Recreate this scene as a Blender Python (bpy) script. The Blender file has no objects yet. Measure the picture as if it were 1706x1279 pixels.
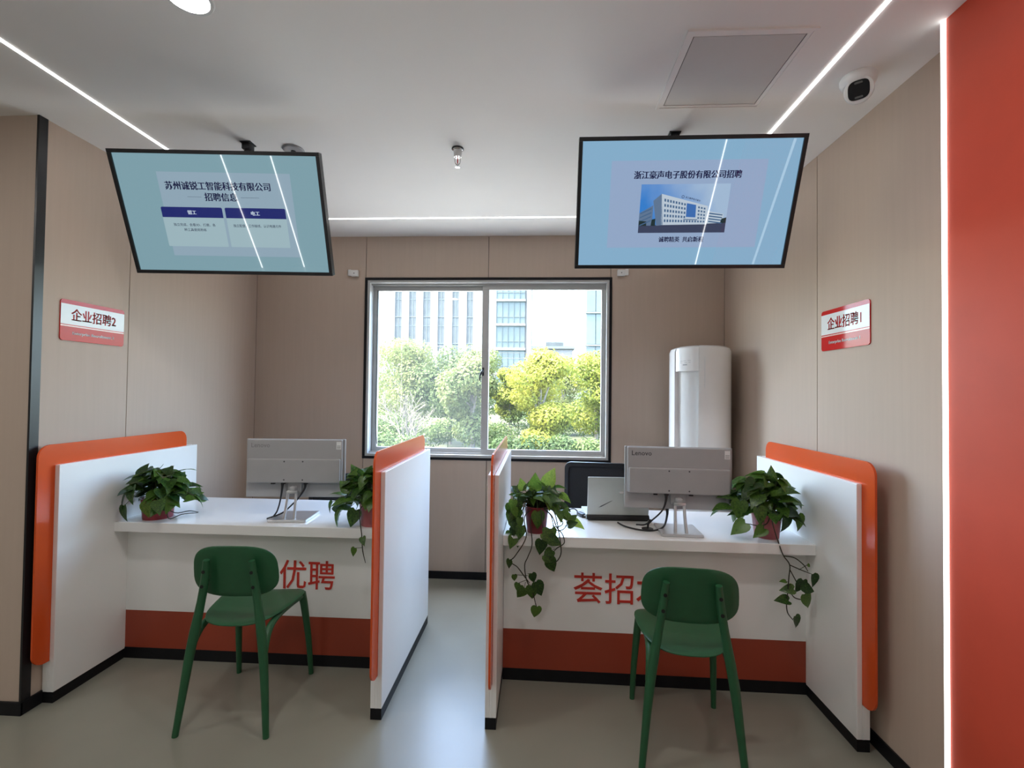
import bpy, bmesh, math, random
from mathutils import Vector, Matrix, Euler

C = bpy.context.scene.collection
SC = bpy.context.scene
PI = math.pi
R = math.radians

# ------------------------------------------------------------------ camera, sky, sun, exposure
cam_d = bpy.data.cameras.new('camera')
cam_d.sensor_fit = 'HORIZONTAL'
cam_d.sensor_width = 36.0
cam_d.lens = 36.0 * 787.03 / 1706.0
cam_d.clip_start = 0.05
cam_d.clip_end = 500
cam = bpy.data.objects.new('camera', cam_d)
C.objects.link(cam)
_r = Vector((0.99847077, 0.05396391, 0.01200038))
_u = Vector((-0.01093123, -0.02006405, 0.99973894))
_f = Vector((-0.0541906, 0.99834129, 0.01944347))
cam.matrix_world = Matrix(((_r.x, _u.x, -_f.x, 0), (_r.y, _u.y, -_f.y, 0), (_r.z, _u.z, -_f.z, 1.45), (0, 0, 0, 1)))
SC.camera = cam

SC.view_settings.view_transform = 'Standard'
SC.view_settings.look = 'None'
SC.view_settings.exposure = 0.50
SC.view_settings.gamma = 1.0
SC.view_settings.use_curve_mapping = False
SC.cycles.use_denoising = True
SC.cycles.max_bounces = 10
SC.cycles.diffuse_bounces = 6
SC.cycles.transparent_max_bounces = 16
SC.cycles.sample_clamp_indirect = 6.0
SC.cycles.caustics_reflective = False
SC.cycles.caustics_refractive = False

SKY_STRENGTH = 3.2
SUN_STRENGTH = 16.0
STRIP_STRENGTH = 6.0
LAMP_STRENGTH = 160.0

world = bpy.data.worlds.new('world')
SC.world = world
world.use_nodes = True
wn = world.node_tree
wn.nodes.clear()
w_out = wn.nodes.new('ShaderNodeOutputWorld')
w_bg = wn.nodes.new('ShaderNodeBackground')
w_sky = wn.nodes.new('ShaderNodeTexSky')
w_sky.sky_type = 'NISHITA'
w_sky.sun_disc = False
w_sky.sun_elevation = R(65)
w_sky.sun_rotation = R(252)
w_sky.air_density = 1.0
w_sky.dust_density = 3.5
w_sky.ozone_density = 1.0
w_bg.inputs['Strength'].default_value = SKY_STRENGTH
wn.links.new(w_sky.outputs[0], w_bg.inputs['Color'])
wn.links.new(w_bg.outputs[0], w_out.inputs['Surface'])

sun_d = bpy.data.lights.new('sun', 'SUN')
sun_d.energy = SUN_STRENGTH
sun_d.angle = R(0.6)
sun_d.color = (1.0, 0.95, 0.86)
sun = bpy.data.objects.new('sun', sun_d)
C.objects.link(sun)
sun.location = (-12, -4, 30)
sun.rotation_euler = Vector((0.40, 0.13, -0.905)).to_track_quat('-Z', 'Y').to_euler()

portal_d = bpy.data.lights.new('window_portal', 'AREA')
portal_d.shape = 'RECTANGLE'
portal_d.size = 1.95
portal_d.size_y = 1.45
portal_d.cycles.is_portal = True
portal = bpy.data.objects.new('window_portal', portal_d)
C.objects.link(portal)
portal.location = (-0.41, 3.90, 1.64)
portal.rotation_euler = (R(-90), 0, 0)

# ------------------------------------------------------------------ materials
def srgb(r, g, b):
    def f(c):
        c /= 255.0
        return c / 12.92 if c <= 0.04045 else ((c + 0.055) / 1.055) ** 2.4
    return (f(r), f(g), f(b), 1.0)

def mat(name, col, rough=0.5, metal=0.0, spec=0.5, noise=0.0, nscale=8.0, stretch=(1, 1, 1), bump=0.0, emit=None, estr=0.0, coat=0.0):
    m = bpy.data.materials.new(name)
    m.use_nodes = True
    nt = m.node_tree
    b = nt.nodes['Principled BSDF']
    b.inputs['Base Color'].default_value = col
    b.inputs['Roughness'].default_value = rough
    b.inputs['Metallic'].default_value = metal
    b.inputs['Specular IOR Level'].default_value = spec
    b.inputs['Coat Weight'].default_value = coat
    b.inputs['Coat Roughness'].default_value = 0.05
    if emit:
        b.inputs['Emission Color'].default_value = emit
        b.inputs['Emission Strength'].default_value = estr
    if noise > 0 or bump > 0:
        tc = nt.nodes.new('ShaderNodeTexCoord')
        mp = nt.nodes.new('ShaderNodeMapping')
        mp.inputs['Scale'].default_value = stretch
        nz = nt.nodes.new('ShaderNodeTexNoise')
        nz.inputs['Scale'].default_value = nscale
        nz.inputs['Detail'].default_value = 4
        nt.links.new(tc.outputs['Object'], mp.inputs['Vector'])
        nt.links.new(mp.outputs[0], nz.inputs['Vector'])
        if noise > 0:
            rp = nt.nodes.new('ShaderNodeValToRGB')
            rp.color_ramp.elements[0].position = 0.3
            rp.color_ramp.elements[1].position = 0.7
            rp.color_ramp.elements[0].color = tuple(c * (1 - noise) for c in col[:3]) + (1,)
            rp.color_ramp.elements[1].color = tuple(min(1, c * (1 + noise)) for c in col[:3]) + (1,)
            nt.links.new(nz.outputs['Fac'], rp.inputs['Fac'])
            nt.links.new(rp.outputs[0], b.inputs['Base Color'])
        if bump > 0:
            bp = nt.nodes.new('ShaderNodeBump')
            bp.inputs['Strength'].default_value = bump
            bp.inputs['Distance'].default_value = 0.002
            nt.links.new(nz.outputs['Fac'], bp.inputs['Height'])
            nt.links.new(bp.outputs[0], b.inputs['Normal'])
    return m

def emitter(name, col, strength):
    m = bpy.data.materials.new(name)
    m.use_nodes = True
    nt = m.node_tree
    nt.nodes.clear()
    o = nt.nodes.new('ShaderNodeOutputMaterial')
    e = nt.nodes.new('ShaderNodeEmission')
    e.inputs['Color'].default_value = col
    e.inputs['Strength'].default_value = strength
    nt.links.new(e.outputs[0], o.inputs['Surface'])
    return m

def glass(name, haze, tint=(1, 1, 1, 1)):
    m = bpy.data.materials.new(name)
    m.use_nodes = True
    nt = m.node_tree
    nt.nodes.clear()
    o = nt.nodes.new('ShaderNodeOutputMaterial')
    t = nt.nodes.new('ShaderNodeBsdfTransparent')
    t.inputs['Color'].default_value = tint
    g = nt.nodes.new('ShaderNodeBsdfGlossy')
    g.inputs['Roughness'].default_value = 0.02
    d = nt.nodes.new('ShaderNodeBsdfTranslucent')
    d.inputs['Color'].default_value = (0.95, 0.97, 0.95, 1)
    m1 = nt.nodes.new('ShaderNodeMixShader')
    m1.inputs[0].default_value = haze
    m2 = nt.nodes.new('ShaderNodeMixShader')
    m2.inputs[0].default_value = 0.012
    nt.links.new(t.outputs[0], m1.inputs[1])
    nt.links.new(d.outputs[0], m1.inputs[2])
    nt.links.new(m1.outputs[0], m2.inputs[1])
    nt.links.new(g.outputs[0], m2.inputs[2])
    nt.links.new(m2.outputs[0], o.inputs['Surface'])
    return m

def leafmat(name, c1, c2, trans=0.35, scale=6.0, rough=0.4, spec=0.5):
    m = bpy.data.materials.new(name)
    m.use_nodes = True
    nt = m.node_tree
    b = nt.nodes['Principled BSDF']
    b.inputs['Roughness'].default_value = rough
    b.inputs['Specular IOR Level'].default_value = spec
    o = nt.nodes['Material Output']
    tc = nt.nodes.new('ShaderNodeTexCoord')
    nz = nt.nodes.new('ShaderNodeTexNoise')
    nz.inputs['Scale'].default_value = scale
    oi = nt.nodes.new('ShaderNodeObjectInfo')
    ad = nt.nodes.new('ShaderNodeMath')
    ad.operation = 'ADD'
    ml = nt.nodes.new('ShaderNodeMath')
    ml.operation = 'MULTIPLY_ADD'
    ml.inputs[1].default_value = 0.5
    ml.inputs[2].default_value = -0.25
    nt.links.new(oi.outputs['Random'], ml.inputs[0])
    rp = nt.nodes.new('ShaderNodeValToRGB')
    rp.color_ramp.elements[0].position = 0.3
    rp.color_ramp.elements[1].position = 0.7
    rp.color_ramp.elements[0].color = c1
    rp.color_ramp.elements[1].color = c2
    tr = nt.nodes.new('ShaderNodeBsdfTranslucent')
    mx = nt.nodes.new('ShaderNodeMixShader')
    mx.inputs[0].default_value = trans
    nt.links.new(tc.outputs['Object'], nz.inputs['Vector'])
    nt.links.new(nz.outputs['Fac'], ad.inputs[0])
    nt.links.new(ml.outputs[0], ad.inputs[1])
    nt.links.new(ad.outputs[0], rp.inputs['Fac'])
    nt.links.new(rp.outputs[0], b.inputs['Base Color'])
    nt.links.new(rp.outputs[0], tr.inputs['Color'])
    nt.links.new(b.outputs[0], mx.inputs[1])
    nt.links.new(tr.outputs[0], mx.inputs[2])
    nt.links.new(mx.outputs[0], o.inputs['Surface'])
    return m

M = {}
M['wall'] = mat('beige_panel', (0.52, 0.415, 0.338, 1), 0.6, noise=0.02, nscale=45, stretch=(1, 1, 0.05), bump=0.03, spec=0.25)
M['joint'] = mat('dark_joint', (0.012, 0.010, 0.010, 1), 0.8)  # near-black backing that shows in the panel and hatch joints
M['ceiling'] = mat('ceiling_paint', (0.92, 0.90, 0.88, 1), 0.85, spec=0.2, noise=0.01, nscale=3)
M['floor'] = mat('grey_floor', (0.275, 0.268, 0.220, 1), 0.30, noise=0.05, nscale=3.0, bump=0.02, spec=0.75)
M['hall'] = mat('hall_wall', (0.40, 0.39, 0.38, 1), 0.7)
M['black'] = mat('black_skirting', (0.007, 0.007, 0.009, 1), 0.5, spec=0.25, noise=0.1, nscale=20)
M['bar'] = mat('black_metal_trim', (0.010, 0.010, 0.012, 1), 0.35)
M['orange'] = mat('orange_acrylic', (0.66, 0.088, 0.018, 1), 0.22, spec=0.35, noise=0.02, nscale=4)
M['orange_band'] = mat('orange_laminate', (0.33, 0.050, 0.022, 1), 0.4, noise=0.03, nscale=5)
M['orange_wall'] = mat('orange_wall_panel', (0.62, 0.074, 0.034, 1), 0.5, spec=0.3, noise=0.04, nscale=6)
M['white'] = mat('white_laminate', (0.88, 0.88, 0.87, 1), 0.32, noise=0.01, nscale=5)
M['worktop'] = mat('white_worktop', (0.87, 0.865, 0.855, 1), 0.12, noise=0.01, nscale=5)
M['red'] = mat('red_lettering', (0.55, 0.035, 0.022, 1), 0.45, noise=0.03, nscale=30)
M['alu'] = mat('aluminium', (0.52, 0.52, 0.51, 1), 0.45, metal=0.25, noise=0.04, nscale=12)
M['pane_clear'] = glass('window_glass', 0.004, (0.97, 1.0, 0.98, 1))
M['pane_haze'] = glass('dusty_window_glass', 0.016, (0.97, 1.0, 0.98, 1))
M['green'] = mat('green_plastic', (0.019, 0.103, 0.041, 1), 0.38, noise=0.05, nscale=30, spec=0.45)
M['dark'] = mat('dark_hole', (0.004, 0.005, 0.004, 1), 0.8)
M['plastic_black'] = mat('black_plastic', (0.015, 0.015, 0.017, 1), 0.4, noise=0.1, nscale=30)
M['tv_frame'] = mat('black_screen_frame', (0.008, 0.008, 0.010, 1), 0.3)
M['white_plastic'] = mat('white_plastic', (0.78, 0.78, 0.77, 1), 0.3, noise=0.01, nscale=8)
M['ac_white'] = mat('air_conditioner_white', (0.87, 0.86, 0.85, 1), 0.16, noise=0.01, nscale=8)
M['monitor'] = mat('light_grey_casing', (0.38, 0.38, 0.39, 1), 0.45, noise=0.02, nscale=20)
M['monitor_dark'] = mat('grey_print', (0.06, 0.06, 0.065, 1), 0.5)
M['monitor_mark'] = mat('grey_embossed_print', (0.24, 0.24, 0.245, 1), 0.5)
M['silver'] = mat('satin_silver', (0.66, 0.66, 0.67, 1), 0.28, metal=0.75, noise=0.02, nscale=30)
M['laptop'] = mat('silver_lid', (0.56, 0.59, 0.56, 1), 0.4, metal=0.3, noise=0.02, nscale=20)
M['chrome'] = mat('chrome', (0.6, 0.58, 0.57, 1), 0.2, metal=0.9)
M['mesh_black'] = mat('black_mesh_fabric', (0.018, 0.019, 0.022, 1), 0.75, noise=0.3, nscale=300, bump=0.3)
M['pot'] = mat('plum_red_pot', (0.24, 0.022, 0.030, 1), 0.35, noise=0.08, nscale=9)
M['pot_pale'] = mat('faded_plum_pot', (0.36, 0.10, 0.105, 1), 0.4, noise=0.08, nscale=9)
M['soil'] = mat('soil', (0.03, 0.02, 0.014, 1), 0.9, noise=0.4, nscale=60, bump=0.5)
M['leaf'] = leafmat('pothos_leaf', (0.018, 0.058, 0.012, 1), (0.095, 0.190, 0.028, 1), 0.32, 9.0, 0.33)
M['leaf_young'] = leafmat('young_pothos_leaf', (0.12, 0.25, 0.03, 1), (0.30, 0.42, 0.07, 1), 0.45, 9.0)
M['stem'] = mat('vine_stem', (0.055, 0.075, 0.025, 1), 0.5, noise=0.2, nscale=20)
M['vine'] = mat('dark_vine', (0.030, 0.030, 0.016, 1), 0.6, noise=0.2, nscale=20)
M['sign_red'] = mat('sign_red', (0.55, 0.030, 0.028, 1), 0.06, spec=0.10, noise=0.02, nscale=5)
M['sign_white'] = mat('sign_white', (0.80, 0.82, 0.83, 1), 0.06, spec=0.14, noise=0.01, nscale=5)
M['sign_pink'] = mat('sign_pale_line', (0.80, 0.55, 0.50, 1), 0.06, spec=0.25)
M['led_soft'] = emitter('soft_led_light', (1.0, 0.99, 0.97, 1), STRIP_STRENGTH * 0.5)
M['led'] = emitter('led_light', (1.0, 0.99, 0.97, 1), STRIP_STRENGTH)
M['led_hall'] = emitter('hall_led_light', (1.0, 0.99, 0.97, 1), STRIP_STRENGTH * 2.2)
M['lamp'] = emitter('downlight_light', (1.0, 0.98, 0.94, 1), LAMP_STRENGTH)
M['hatch'] = mat('hatch_paint', (0.66, 0.64, 0.62, 1), 0.8, noise=0.02, nscale=5)
M['lens'] = mat('lens_black', (0.008, 0.008, 0.010, 1), 0.12)
M['lens_grey'] = mat('lens_grey', (0.10, 0.10, 0.10, 1), 0.3)
# outside
M['ground'] = mat('pale_ground', (0.042, 0.045, 0.026, 1), 0.9, spec=0.1, noise=0.3, nscale=0.6, bump=0.2)
M['pavement'] = mat('pale_concrete', (0.16, 0.157, 0.148, 1), 0.85, noise=0.06, nscale=1.5)
M['facade'] = mat('white_facade', (0.150, 0.148, 0.143, 1), 0.8, spec=0.1, noise=0.03, nscale=0.5)
M['facade_glass'] = mat('facade_window', (0.060, 0.066, 0.066, 1), 0.6, spec=0.15, noise=0.15, nscale=0.8)
M['facade_blue'] = mat('facade_blue_glass', (0.082, 0.104, 0.108, 1), 0.6, spec=0.15, noise=0.1, nscale=0.6)
M['facade_line'] = mat('facade_mullion', (0.105, 0.122, 0.122, 1), 0.6, spec=0.1)
M['trunk'] = mat('tree_bark', (0.13, 0.115, 0.09, 1), 0.9, noise=0.3, nscale=6, bump=0.4)
M['tree_yellow'] = leafmat('sunlit_yellow_leaves', (0.11, 0.135, 0.016, 1), (0.29, 0.28, 0.04, 1), 0.4, 1.6, 0.6, 0.2)
M['tree_green'] = leafmat('soft_green_leaves', (0.055, 0.078, 0.022, 1), (0.14, 0.155, 0.048, 1), 0.4, 1.6, 0.6, 0.2)
M['hedge'] = leafmat('pale_hedge_leaves', (0.035, 0.06, 0.018, 1), (0.085, 0.12, 0.035, 1), 0.4, 2.5, 0.6, 0.2)
M['bark_pale'] = mat('pale_bare_twig', (0.13, 0.11, 0.09, 1), 0.9, noise=0.2, nscale=10)

# ------------------------------------------------------------------ helpers
def obj(name, bm, m, parent=None, smooth=False, world=False, loc=None, rot=None):
    """links a bmesh as one mesh object; m may be a list of materials"""
    me = bpy.data.meshes.new(name)
    if world and parent is not None:
        bm.transform(wm(parent).inverted())
    bm.normal_update()
    bm.to_mesh(me)
    bm.free()
    for x in (m if isinstance(m, (list, tuple)) else [m]):
        me.materials.append(x)
    if smooth:
        for p in me.polygons:
            p.use_smooth = True
        if smooth != 'all':
            try:
                me.set_sharp_from_angle(angle=R(38))
            except Exception:
                pass
    o = bpy.data.objects.new(name, me)
    C.objects.link(o)
    if parent is not None:
        o.parent = parent
    if loc is not None:
        o.location = loc
    if rot is not None:
        o.rotation_euler = rot
    return o

def wm(o):
    m = Matrix.LocRotScale(o.location, o.rotation_euler, o.scale)
    return wm(o.parent) @ m if o.parent else m

def thing(name, label, cat, loc=(0, 0, 0), rot=(0, 0, 0), group=None):
    o = bpy.data.objects.new(name, None)
    o.empty_display_size = 0.1
    C.objects.link(o)
    o.location = loc
    o.rotation_euler = rot
    return tag(o, label, cat, group)

def tag(o, label, cat, group=None):
    o['label'] = label
    o['category'] = cat
    if group:
        o['group'] = group
    return o

def struct(o):
    o['kind'] = 'structure'
    return o

def box(bm, x0, x1, y0, y1, z0, z1, bev=0.0, mi=0, seg=2):
    vs = [bm.verts.new(p) for p in ((x0, y0, z0), (x1, y0, z0), (x1, y1, z0), (x0, y1, z0), (x0, y0, z1), (x1, y0, z1), (x1, y1, z1), (x0, y1, z1))]
    fs = [bm.faces.new([vs[i] for i in q]) for q in ((3, 2, 1, 0), (4, 5, 6, 7), (0, 1, 5, 4), (1, 2, 6, 5), (2, 3, 7, 6), (3, 0, 4, 7))]
    for f in fs:
        f.material_index = mi
    if bev > 0:
        es = list({e for f in fs for e in f.edges})
        r = bmesh.ops.bevel(bm, geom=es, offset=bev, segments=seg, profile=0.5, affect='EDGES')
        for f in r['faces']:
            f.material_index = mi
    return vs

def bx(x0, x1, y0, y1, z0, z1, bev=0.0):
    bm = bmesh.new()
    box(bm, x0, x1, y0, y1, z0, z1, bev)
    return bm

def smooth_path(pts, n=6):
    """Catmull-Rom through points"""
    P = [Vector(p) for p in pts]
    if len(P) < 3:
        return P
    P = [P[0] * 2 - P[1]] + P + [P[-1] * 2 - P[-2]]
    out = []
    for i in range(1, len(P) - 2):
        a, b, c, d = P[i - 1:i + 3]
        for k in range(n):
            t = k / n
            out.append(0.5 * ((2 * b) + (c - a) * t + (2 * a - 5 * b + 4 * c - d) * t * t + (3 * b - a - 3 * c + d) * t ** 3))
    out.append(P[-2])
    return out

def tube(bm, pts, rad, n=8, sub=0, flat=None, cap=True):
    """tube along pts; rad number or list (one per given point); flat=(ax, scale) squash not used"""
    P = [Vector(p) for p in pts]
    rr = rad if isinstance(rad, (list, tuple)) else [rad] * len(P)
    if sub:
        m = len(P)
        P2 = smooth_path(P, sub)
        r2 = []
        for i in range(len(P2)):
            t = i / sub
            k = min(int(t), m - 2)
            r2.append(rr[k] + (rr[k + 1] - rr[k]) * (t - k))
        P, rr = P2, r2
    rings = []
    up = Vector((0.0, 0.0, 1.0))
    prev = None
    for i, p in enumerate(P):
        d = (P[min(i + 1, len(P) - 1)] - P[max(i - 1, 0)])
        if d.length < 1e-9:
            d = Vector((0, 0, 1))
        d.normalize()
        if prev is None:
            a = d.cross(up if abs(d.z) < 0.9 else Vector((1, 0, 0))).normalized()
        else:
            a = (prev - d * prev.dot(d))
            a = a.normalized() if a.length > 1e-6 else d.orthogonal().normalized()
        prev = a
        b = d.cross(a)
        rings.append([bm.verts.new(p + (a * math.cos(2 * PI * k / n) + b * math.sin(2 * PI * k / n)) * rr[i]) for k in range(n)])
    for i in range(len(rings) - 1):
        for k in range(n):
            bm.faces.new((rings[i][k], rings[i][(k + 1) % n], rings[i + 1][(k + 1) % n], rings[i + 1][k]))
    if cap and n >= 3:
        bm.faces.new(rings[0][::-1])
        bm.faces.new(rings[-1])
    return rings

def lathe(bm, prof, n=24, c=(0, 0, 0), mi=0, mtx=None):
    rings = []
    c = Vector(c)
    for r, z in prof:
        if r < 1e-6:
            v = Vector((0, 0, z)) + c
            rings.append([bm.verts.new(mtx @ v if mtx else v)])
        else:
            vs = []
            for k in range(n):
                v = Vector((r * math.cos(2 * PI * k / n), r * math.sin(2 * PI * k / n), z)) + c
                vs.append(bm.verts.new(mtx @ v if mtx else v))
            rings.append(vs)
    for a, b in zip(rings, rings[1:]):
        for k in range(n):
            k2 = (k + 1) % n
            if len(a) == 1 and len(b) == 1:
                continue
            if len(a) == 1:
                f = bm.faces.new((a[0], b[k2], b[k]))
            elif len(b) == 1:
                f = bm.faces.new((a[k], a[k2], b[0]))
            else:
                f = bm.faces.new((a[k], a[k2], b[k2], b[k]))
            f.material_index = mi
    bmesh.ops.recalc_face_normals(bm, faces=bm.faces)

def rrect(w, h, r, n=6, cx=0, cy=0):
    """rounded rectangle outline, list of (x, y), counter-clockwise"""
    out = []
    for sx, sy, a0 in ((1, -1, -90), (1, 1, 0), (-1, 1, 90), (-1, -1, 180)):
        for k in range(n + 1):
            a = R(a0 + 90 * k / n)
            out.append((cx + sx * (w / 2 - r) + r * math.cos(a), cy + sy * (h / 2 - r) + r * math.sin(a)))
    return out

def prism(bm, outline, place, t0, t1, mi=0):
    """extrude a closed 2D outline; place(u, v, t) -> point"""
    a = [bm.verts.new(place(u, v, t0)) for u, v in outline]
    b = [bm.verts.new(place(u, v, t1)) for u, v in outline]
    n = len(a)
    fs = [bm.faces.new(a[::-1]), bm.faces.new(b)]
    for i in range(n):
        fs.append(bm.faces.new((a[i], a[(i + 1) % n], b[(i + 1) % n], b[i])))
    for f in fs:
        f.material_index = mi
    bmesh.ops.recalc_face_normals(bm, faces=fs)

def shell(bm, outline, surf, nrm, th, rings=6):
    """curved slab: outline (u,v); surf(u,v)->point on front, thickness th along nrm; rounded rim"""
    n = len(outline)
    cu = sum(p[0] for p in outline) / n
    cv = sum(p[1] for p in outline) / n
    N = Vector(nrm)
    fr, bk = [], []
    fracs = [k / rings for k in range(1, rings)] + [0.975, 1.0]
    for s in fracs:
        rim = 0.0 if s < 0.97 else (0.12 if s < 0.99 else 0.38)
        a, b = [], []
        for u, v in outline:
            x, y = cu + (u - cu) * s, cv + (v - cv) * s
            p = Vector(surf(x, y))
            a.append(bm.verts.new(p + N * th * rim))
            b.append(bm.verts.new(p + N * th * (1 - rim)))
        fr.append(a)
        bk.append(b)
    c0 = bm.verts.new(Vector(surf(cu, cv)))
    c1 = bm.verts.new(Vector(surf(cu, cv)) + N * th)
    for k in range(n):
        k2 = (k + 1) % n
        bm.faces.new((c0, fr[0][k], fr[0][k2]))
        bm.faces.new((c1, bk[0][k2], bk[0][k]))
        for i in range(len(fr) - 1):
            bm.faces.new((fr[i][k], fr[i + 1][k], fr[i + 1][k2], fr[i][k2]))
            bm.faces.new((bk[i][k], bk[i][k2], bk[i + 1][k2], bk[i + 1][k]))
        bm.faces.new((fr[-1][k], bk[-1][k], bk[-1][k2], fr[-1][k2]))
    bmesh.ops.recalc_face_normals(bm, faces=bm.faces)

def text_bm(body, w=None, h=None, cx=0.0, cz=0.0, y=0.0, bold=0.0, th=0.0004, space=1.0, bm=None, mi=0):
    """lettering facing local -Y, centred at (cx, cz), fitted to width w and/or height h"""
    cu = bpy.data.curves.new('lettering', 'FONT')
    cu.body = body
    cu.size = 1.0
    cu.offset = bold
    cu.resolution_u = 2
    cu.space_character = space
    o = bpy.data.objects.new('lettering_source', cu)
    C.objects.link(o)
    bpy.context.view_layer.update()
    dg = bpy.context.evaluated_depsgraph_get()
    me = bpy.data.meshes.new_from_object(o.evaluated_get(dg))
    bpy.data.objects.remove(o)
    bpy.data.curves.remove(cu)
    xs = [v.co.x for v in me.vertices]
    ys = [v.co.y for v in me.vertices]
    x0, x1, y0, y1 = min(xs), max(xs), min(ys), max(ys)
    sx = w / (x1 - x0) if w else None
    sy = h / (y1 - y0) if h else None
    sx = sx or sy
    sy = sy or sx
    own = bm is None
    if own:
        bm = bmesh.new()
    n0 = len(bm.verts)
    vs = [bm.verts.new((cx + (v.co.x - (x0 + x1) / 2) * sx, y, cz + (v.co.y - (y0 + y1) / 2) * sy)) for v in me.vertices]
    fs = []
    for p in me.polygons:
        try:
            f = bm.faces.new([vs[i] for i in p.vertices])
            f.material_index = mi
            fs.append(f)
        except ValueError:
            pass
    bpy.data.meshes.remove(me)
    for f in fs:
        f.normal_update()
        if f.normal.y > 0:
            f.normal_flip()
    if th > 0:
        r = bmesh.ops.extrude_face_region(bm, geom=fs)
        ev = [g for g in r['geom'] if isinstance(g, bmesh.types.BMVert)]
        for v in ev:
            v.co.y -= th
        for g in r['geom']:
            if isinstance(g, bmesh.types.BMFace):
                g.material_index = mi
    return bm

def bold_text(body, w, h, cx, cz, y, d, **k):
    """heavier lettering: the same outline struck twice, d apart"""
    bm = text_bm(body, w=w - d, h=h, cx=cx - d / 2, cz=cz, y=y, **k)
    return text_bm(body, w=w - d, h=h, cx=cx + d / 2, cz=cz, y=y, bm=bm, **k)

def quad(bm, pts, mi=0):
    f = bm.faces.new([bm.verts.new(p) for p in pts])
    f.material_index = mi
    return f

# ------------------------------------------------------------------ the setting
XL, XR, YB, ZC = -2.27, 1.42, 3.68, 2.685
YF = 2.0            # the wall at the left that faces the room
HY = -1.6           # hall wall behind the photographer

struct(obj('floor', bx(-5.2, 5.2, HY - 0.1, YB + 0.02, -0.12, 0.0), M['floor']))
struct(obj('ceiling', bx(-5.2, 5.2, HY - 0.1, YB + 0.24, ZC, ZC + 0.15), M['ceiling']))

G = 0.0022          # half of a panel joint
# back wall: backing with the window opening, then panels
WX0, WX1, WZ0, WZ1 = -1.372, 0.560, 0.930, 2.348
bm = bmesh.new()
box(bm, XL - 0.3, WX0, YB + 0.012, YB + 0.22, 0, ZC)
box(bm, WX1, XR + 0.3, YB + 0.012, YB + 0.22, 0, ZC)
box(bm, WX0, WX1, YB + 0.012, YB + 0.22, 0, WZ0)
box(bm, WX0, WX1, YB + 0.012, YB + 0.22, WZ1, ZC)
wall_back = struct(obj('wall_back', bm, M['joint']))
for x0, x1, z0, z1 in ((XL, -1.375, 0, ZC), (-1.375, -0.395, WZ1, ZC), (-0.395, 0.558, WZ1, ZC), (0.558, XR, 0, ZC),
                       (-1.375, -0.392, 0, WZ0), (-0.392, 0.558, 0, WZ0)):
    obj('panel', bx(x0 + G, x1 - G, YB, YB + 0.012, z0, z1), M['wall'], wall_back)

wall_left = struct(obj('wall_left', bx(XL - 0.16, XL - 0.012, YF + 0.012, YB + 0.2, 0, ZC), M['joint']))
for y0, y1 in ((YF + 0.002, 2.496), (2.496, YB)):
    obj('panel', bx(XL - 0.012, XL, y0 + (G if y0 > 2.2 else 0), y1 - G * (1 if y1 < 3 else 0), 0, ZC), M['wall'], wall_left)

wall_front_left = struct(obj('wall_front_left', bx(-5.2, XL - 0.012, YF + 0.012, YF + 0.16, 0, ZC), M['joint']))
obj('panel', bx(-3.6 + G, XL, YF, YF + 0.012, 0, ZC), M['wall'], wall_front_left)
obj('panel', bx(-5.2, -3.6 - G, YF, YF + 0.012, 0, ZC), M['wall'], wall_front_left)

wall_right = struct(obj('wall_right', bx(XR + 0.012, XR + 0.17, 1.1, YB + 0.2, 0, ZC), M['joint']))
for y0, y1 in ((1.1, 2.483), (2.483, YB)):
    obj('panel', bx(XR, XR + 0.012, y0, y1 - (G if y1 < 3 else 0) if y0 < 2 else y1, 0, ZC) if y0 < 2 else bx(XR, XR + 0.012, y0 + G, y1, 0, ZC), M['wall'], wall_right)

# orange pilaster at the right with its light strip in the far corner
struct(obj('wall_right_accent', bx(1.315, 1.42, 0.95, 1.603, 0, ZC, 0.002), M['orange_wall']))
struct(obj('wall_front_right', bx(1.42, 5.2, 0.95, 1.1, 0, ZC), M['hall']))
struct(obj('wall_hall_left', bx(-5.2, -5.0, HY, YF, 0, ZC), M['hall']))
struct(obj('wall_hall_right', bx(5.0, 5.2, HY, 0.95, 0, ZC), M['hall']))
struct(obj('wall_front', bx(-5.2, 5.2, HY - 0.1, HY, 0, ZC), M['hall']))

# black skirting and corner trim
struct(obj('baseboard_back', bx(XL, XR, YB - 0.010, YB, 0, 0.058, 0.002), M['black']))
struct(obj('baseboard_left', bx(XL, XL + 0.010, YF - 0.009, YB - 0.01, 0, 0.058, 0.002), M['black']))
struct(obj('baseboard_right', bx(XR - 0.010, XR, 1.603, YB - 0.01, 0, 0.058, 0.002), M['black']))
struct(obj('baseboard_front_left', bx(-5.0, XL + 0.010, YF - 0.010, YF, 0, 0.058, 0.002), M['black']))
bm = bmesh.new()
box(bm, XL, XL + 0.004, YF - 0.004, YF + 0.036, 0.058, ZC)
box(bm, XL - 0.006, XL, YF - 0.004, YF, 0.058, ZC)
struct(obj('trim_1', bm, M['bar']))

# window: black surround, aluminium frame, two sliding sashes with panes, latch
def ring(bm, x0, x1, z0, z1, w, y0, y1, bev=0.0015, wb=None):
    wb = wb or w
    box(bm, x0, x1, y0, y1, z1 - w, z1, bev)
    box(bm, x0, x1, y0, y1, z0, z0 + wb, bev)
    box(bm, x0, x0 + w, y0, y1, z0 + wb, z1 - w, bev)
    box(bm, x1 - w, x1, y0, y1, z0 + wb, z1 - w, bev)

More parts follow.
